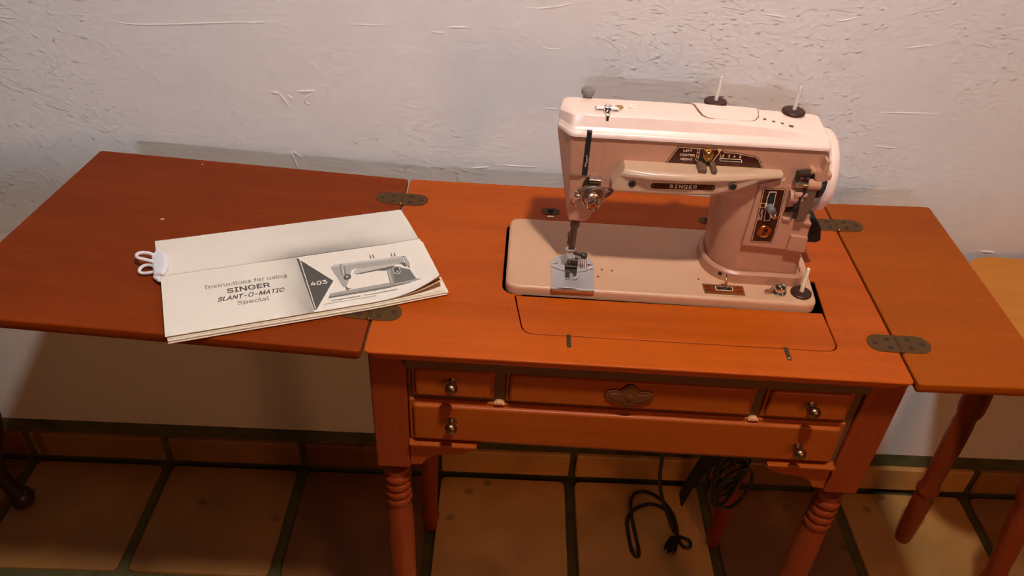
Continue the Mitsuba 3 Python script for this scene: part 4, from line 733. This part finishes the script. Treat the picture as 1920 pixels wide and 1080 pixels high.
part(CL, 'jaw', lay(tm(shull([(-0.0045, 0.1150, 0.0060), (0.0020, 0.1120, 0.0085), (0.0060, 0.1240, 0.0092), (0.0050, 0.1450, 0.0085), (-0.0010, 0.1560, 0.0070), (-0.0055, 0.1500, 0.0055)], 0.0034))), 'mat_plastic_white', 40)
part(CL, 'jaw', lay(tm(shull([(-0.0060, 0.1130, 0.0032), (-0.0025, 0.1065, 0.0032), (-0.0045, 0.1260, 0.0032)], 0.0030))), 'mat_plastic_white', 40)
part(CL, 'grip_loop', lay(tube(catmull([(-0.006, 0.1500, 0.0080), (-0.014, 0.1545, 0.0100), (-0.0222, 0.1540, 0.0105), (-0.0236, 0.1475, 0.0105), (-0.0165, 0.1425, 0.0095), (-0.006, 0.1350, 0.0075)], 5), 0.0020, 8)), 'mat_plastic_white', 40)
part(CL, 'grip_loop', lay(tube(catmull([(-0.006, 0.1290, 0.0045), (-0.013, 0.1385, 0.0035), (-0.0200, 0.1375, 0.0030), (-0.0230, 0.1290, 0.0025), (-0.0180, 0.1250, 0.0025), (-0.006, 0.1235, 0.0035)], 5), 0.0019, 8)), 'mat_plastic_white', 40)

# ------------------------------------------------------------------ things around and below
ST = thing('side_table', 'low honey wood side table with turned legs beside the right leaf', 'side table')
tt = soft([(0.690, 0.040), (1.26, 0.040), (1.26, 0.350), (0.741, 0.350)], 0.055, 10)
part(ST, 'tabletop', prism(tt, 0.598, 0.6160, top=0.005, bot=0.003, seg=4), 'mat_wood_pale', 35)
def tleg(a, b):
    a, b = np.array(a), np.array(b); L = np.linalg.norm(b - a)
    P = [(0.80 * q, h) for q, h in [(0.0150, 0), (0.0175, 0.006), (0.0195, 0.03), (0.0222, 0.10), (0.0228, 0.128), (0.0190, 0.138), (0.0205, 0.143), (0.0245, 0.152), (0.0250, 0.160), (0.0210, 0.170), (0.0196, 0.185), (0.0215, 0.23), (0.0230, 0.29), (0.0225, 0.335), (0.0205, 0.352), (0.0240, 0.362), (0.0275, 0.376), (0.0270, 0.40), (0.0230, 0.45), (0.0190, 0.50), (0.0210, 0.53), (0.0190, 0.55), (0.0190, L)]]
    part(ST, 'leg', lathe(P, 24, a, b - a), 'mat_wood_leg', 40)
tleg((0.8150, 0.2410, 0), (0.800, 0.240, 0.600)); tleg((0.866, 0.0445, 0), (0.800, 0.072, 0.600)); tleg((1.215, 0.27, 0), (1.205, 0.27, 0.600)); tleg((1.225, 0.055, 0), (1.205, 0.075, 0.600))
DC = thing('wooden_chair', 'dark wooden chair with a curved leg at the left edge of the photo', 'chair')
part(DC, 'seat', prism(rr(-1.42, -0.16, -1.02, 0.26, 0.03), 0.42, 0.455, top=0.012, bot=0.004), 'mat_wood_dark', 35)
def cab(cx, cy, s):
    P = catmull([(cx - s * 0.06, cy, 0.425), (cx - s * 0.035, cy, 0.36), (cx + s * 0.012, cy, 0.29), (cx + s * 0.018, cy, 0.22), (cx - s * 0.010, cy, 0.13), (cx - s * 0.012, cy, 0.07), (cx + s * 0.004, cy, 0.025)], 5)
    part(DC, 'leg', cat([tube(P, np.interp(np.arange(len(P)), [0, 12, 20, len(P) - 1], [0.024, 0.022, 0.015, 0.013]), 12), lathe([(0.013, 0), (0.020, 0.004), (0.022, 0.014), (0.019, 0.026), (0.012, 0.032)], 16, (cx + s * 0.006, cy, 0))]), 'mat_wood_dark', 40)
for cx, cy, s in ((-0.935, 0.205, 1), (-0.945, -0.10, 1), (-1.48, 0.205, -1), (-1.48, -0.10, -1)): cab(cx, cy, s)
part(DC, 'backrest', cat([tube([(-1.40, y, 0.44), (-1.42, y, 0.65), (-1.47, y, 0.88)], 0.016, 10) for y in (-0.12, 0.22)] + [cbox(-1.48, -1.455, -0.14, 0.24, 0.82, 0.90, 0.006), cbox(-1.435, -1.415, -0.13, 0.23, 0.60, 0.66, 0.006)]), 'mat_wood_dark', 35)
# power cord on the floor
CD = thing('power_cord', 'black power cord with a plug looping on the tiles under the table', 'cord')
cf = lambda x, y, z=0.0032: (x, y, z)
pth = [(0.262, 0.120, 0.5955), (0.264, 0.12, 0.45), (0.268, 0.125, 0.335), (0.278, 0.138, 0.255), (0.303, 0.160, 0.165), (0.340, 0.188, 0.060), (0.368, 0.206, 0.010), (0.384, 0.203, 0.004), (0.382, 0.190, 0.0035), (0.372, 0.189, 0.0035), (0.362, 0.206, 0.0036), (0.3610, 0.236, 0.0036), (0.353, 0.264, 0.0036), (0.325, 0.286, 0.0036), (0.290, 0.278, 0.0036), (0.266, 0.250, 0.0036), (0.2640, 0.218, 0.0036), (0.272, 0.164, 0.0036), (0.279, 0.162, 0.0036), (0.281, 0.185, 0.0036), (0.276, 0.230, 0.0055), (0.2725, 0.270, 0.0095), (0.282, 0.306, 0.0060), (0.303, 0.318, 0.0036), (0.330, 0.306, 0.0050), (0.352, 0.272, 0.0100), (0.360, 0.240, 0.0105), (0.3600, 0.216, 0.0080), (0.352, 0.202, 0.0070)]
part(CD, 'cable', tube(catmull(pth, 7), 0.0034, 8), 'mat_cord', 50)
pd = np.array([-0.010, -0.022, 0.0]); pd /= np.linalg.norm(pd)
PM = frame((0.352, 0.202, 0.0085), pd, (-pd[1], pd[0], 0), (0, 0, 1))
part(CD, 'plug', xf(tm(shull([(0.0, -0.003, 0), (0.0, 0.003, 0), (0.016, -0.006, 0), (0.016, 0.006, 0), (0.024, -0.006, 0), (0.024, 0.006, 0)], 0.006)), PM), 'mat_black', 40)
for s in (-1, 1): part(CD, 'prong', xf(cbox(0.029, 0.040, s * 0.0055 - 0.0007, s * 0.0055 + 0.0007, -0.0028, 0.0028, 0.0003), PM), 'mat_steel', False)
KS = thing('hanging_strap', 'black curved strap hanging below the right end of the lower drawer', 'strap')
part(KS, 'strap', fprism(soft([(0.405, 0.40), (0.372, 0.40), (0.352, 0.335), (0.338, 0.292), (0.3285, 0.245), (0.3225, 0.205), (0.3300, 0.173), (0.3390, 0.222), (0.3560, 0.280), (0.3760, 0.315), (0.400, 0.36)], 0.002), 0.158, 0.147, top=0.003, seg=3), 'mat_black', 35)
part(KS, 'hanger', cbox(0.379, 0.398, 0.149, 0.156, 0.39, 0.5995, 0.001), 'mat_black', False)
CC = thing('cord_bundle', 'tangled dark cord bundle hanging beside the rear right table leg', 'cord')
rb = np.random.default_rng(3)
for i in range(7):
    cx, cz, rx, rz, ph = 0.400 + rb.normal(0, 0.006), 0.262 + rb.normal(0, 0.01), 0.018 + rb.uniform(0, 0.010), 0.052 + rb.uniform(-0.012, 0.012), rb.uniform(0, 6)
    P = [(cx + rx * math.sin(a + ph) + 0.12 * (rz * math.cos(a + ph)), 0.152 + 0.0025 * i + 0.003 * math.sin(2 * a), cz + rz * math.cos(a + ph)) for a in np.linspace(0, 2 * PI, 13)]
    part(CC, 'loop', tube(catmull(P, 4), 0.0030, 8), 'mat_cord', 50)
part(CC, 'tie', ring(0.012, 0.003, (0.405, 0.160, 0.300), (0.2, 0, 1), 18, 6), 'mat_cord', 40)
part(CC, 'lead', tube(catmull([(0.405, 0.162, 0.300), (0.404, 0.163, 0.40), (0.390, 0.165, 0.52), (0.385, 0.166, 0.5955)], 6), 0.0034, 8), 'mat_cord', 50)
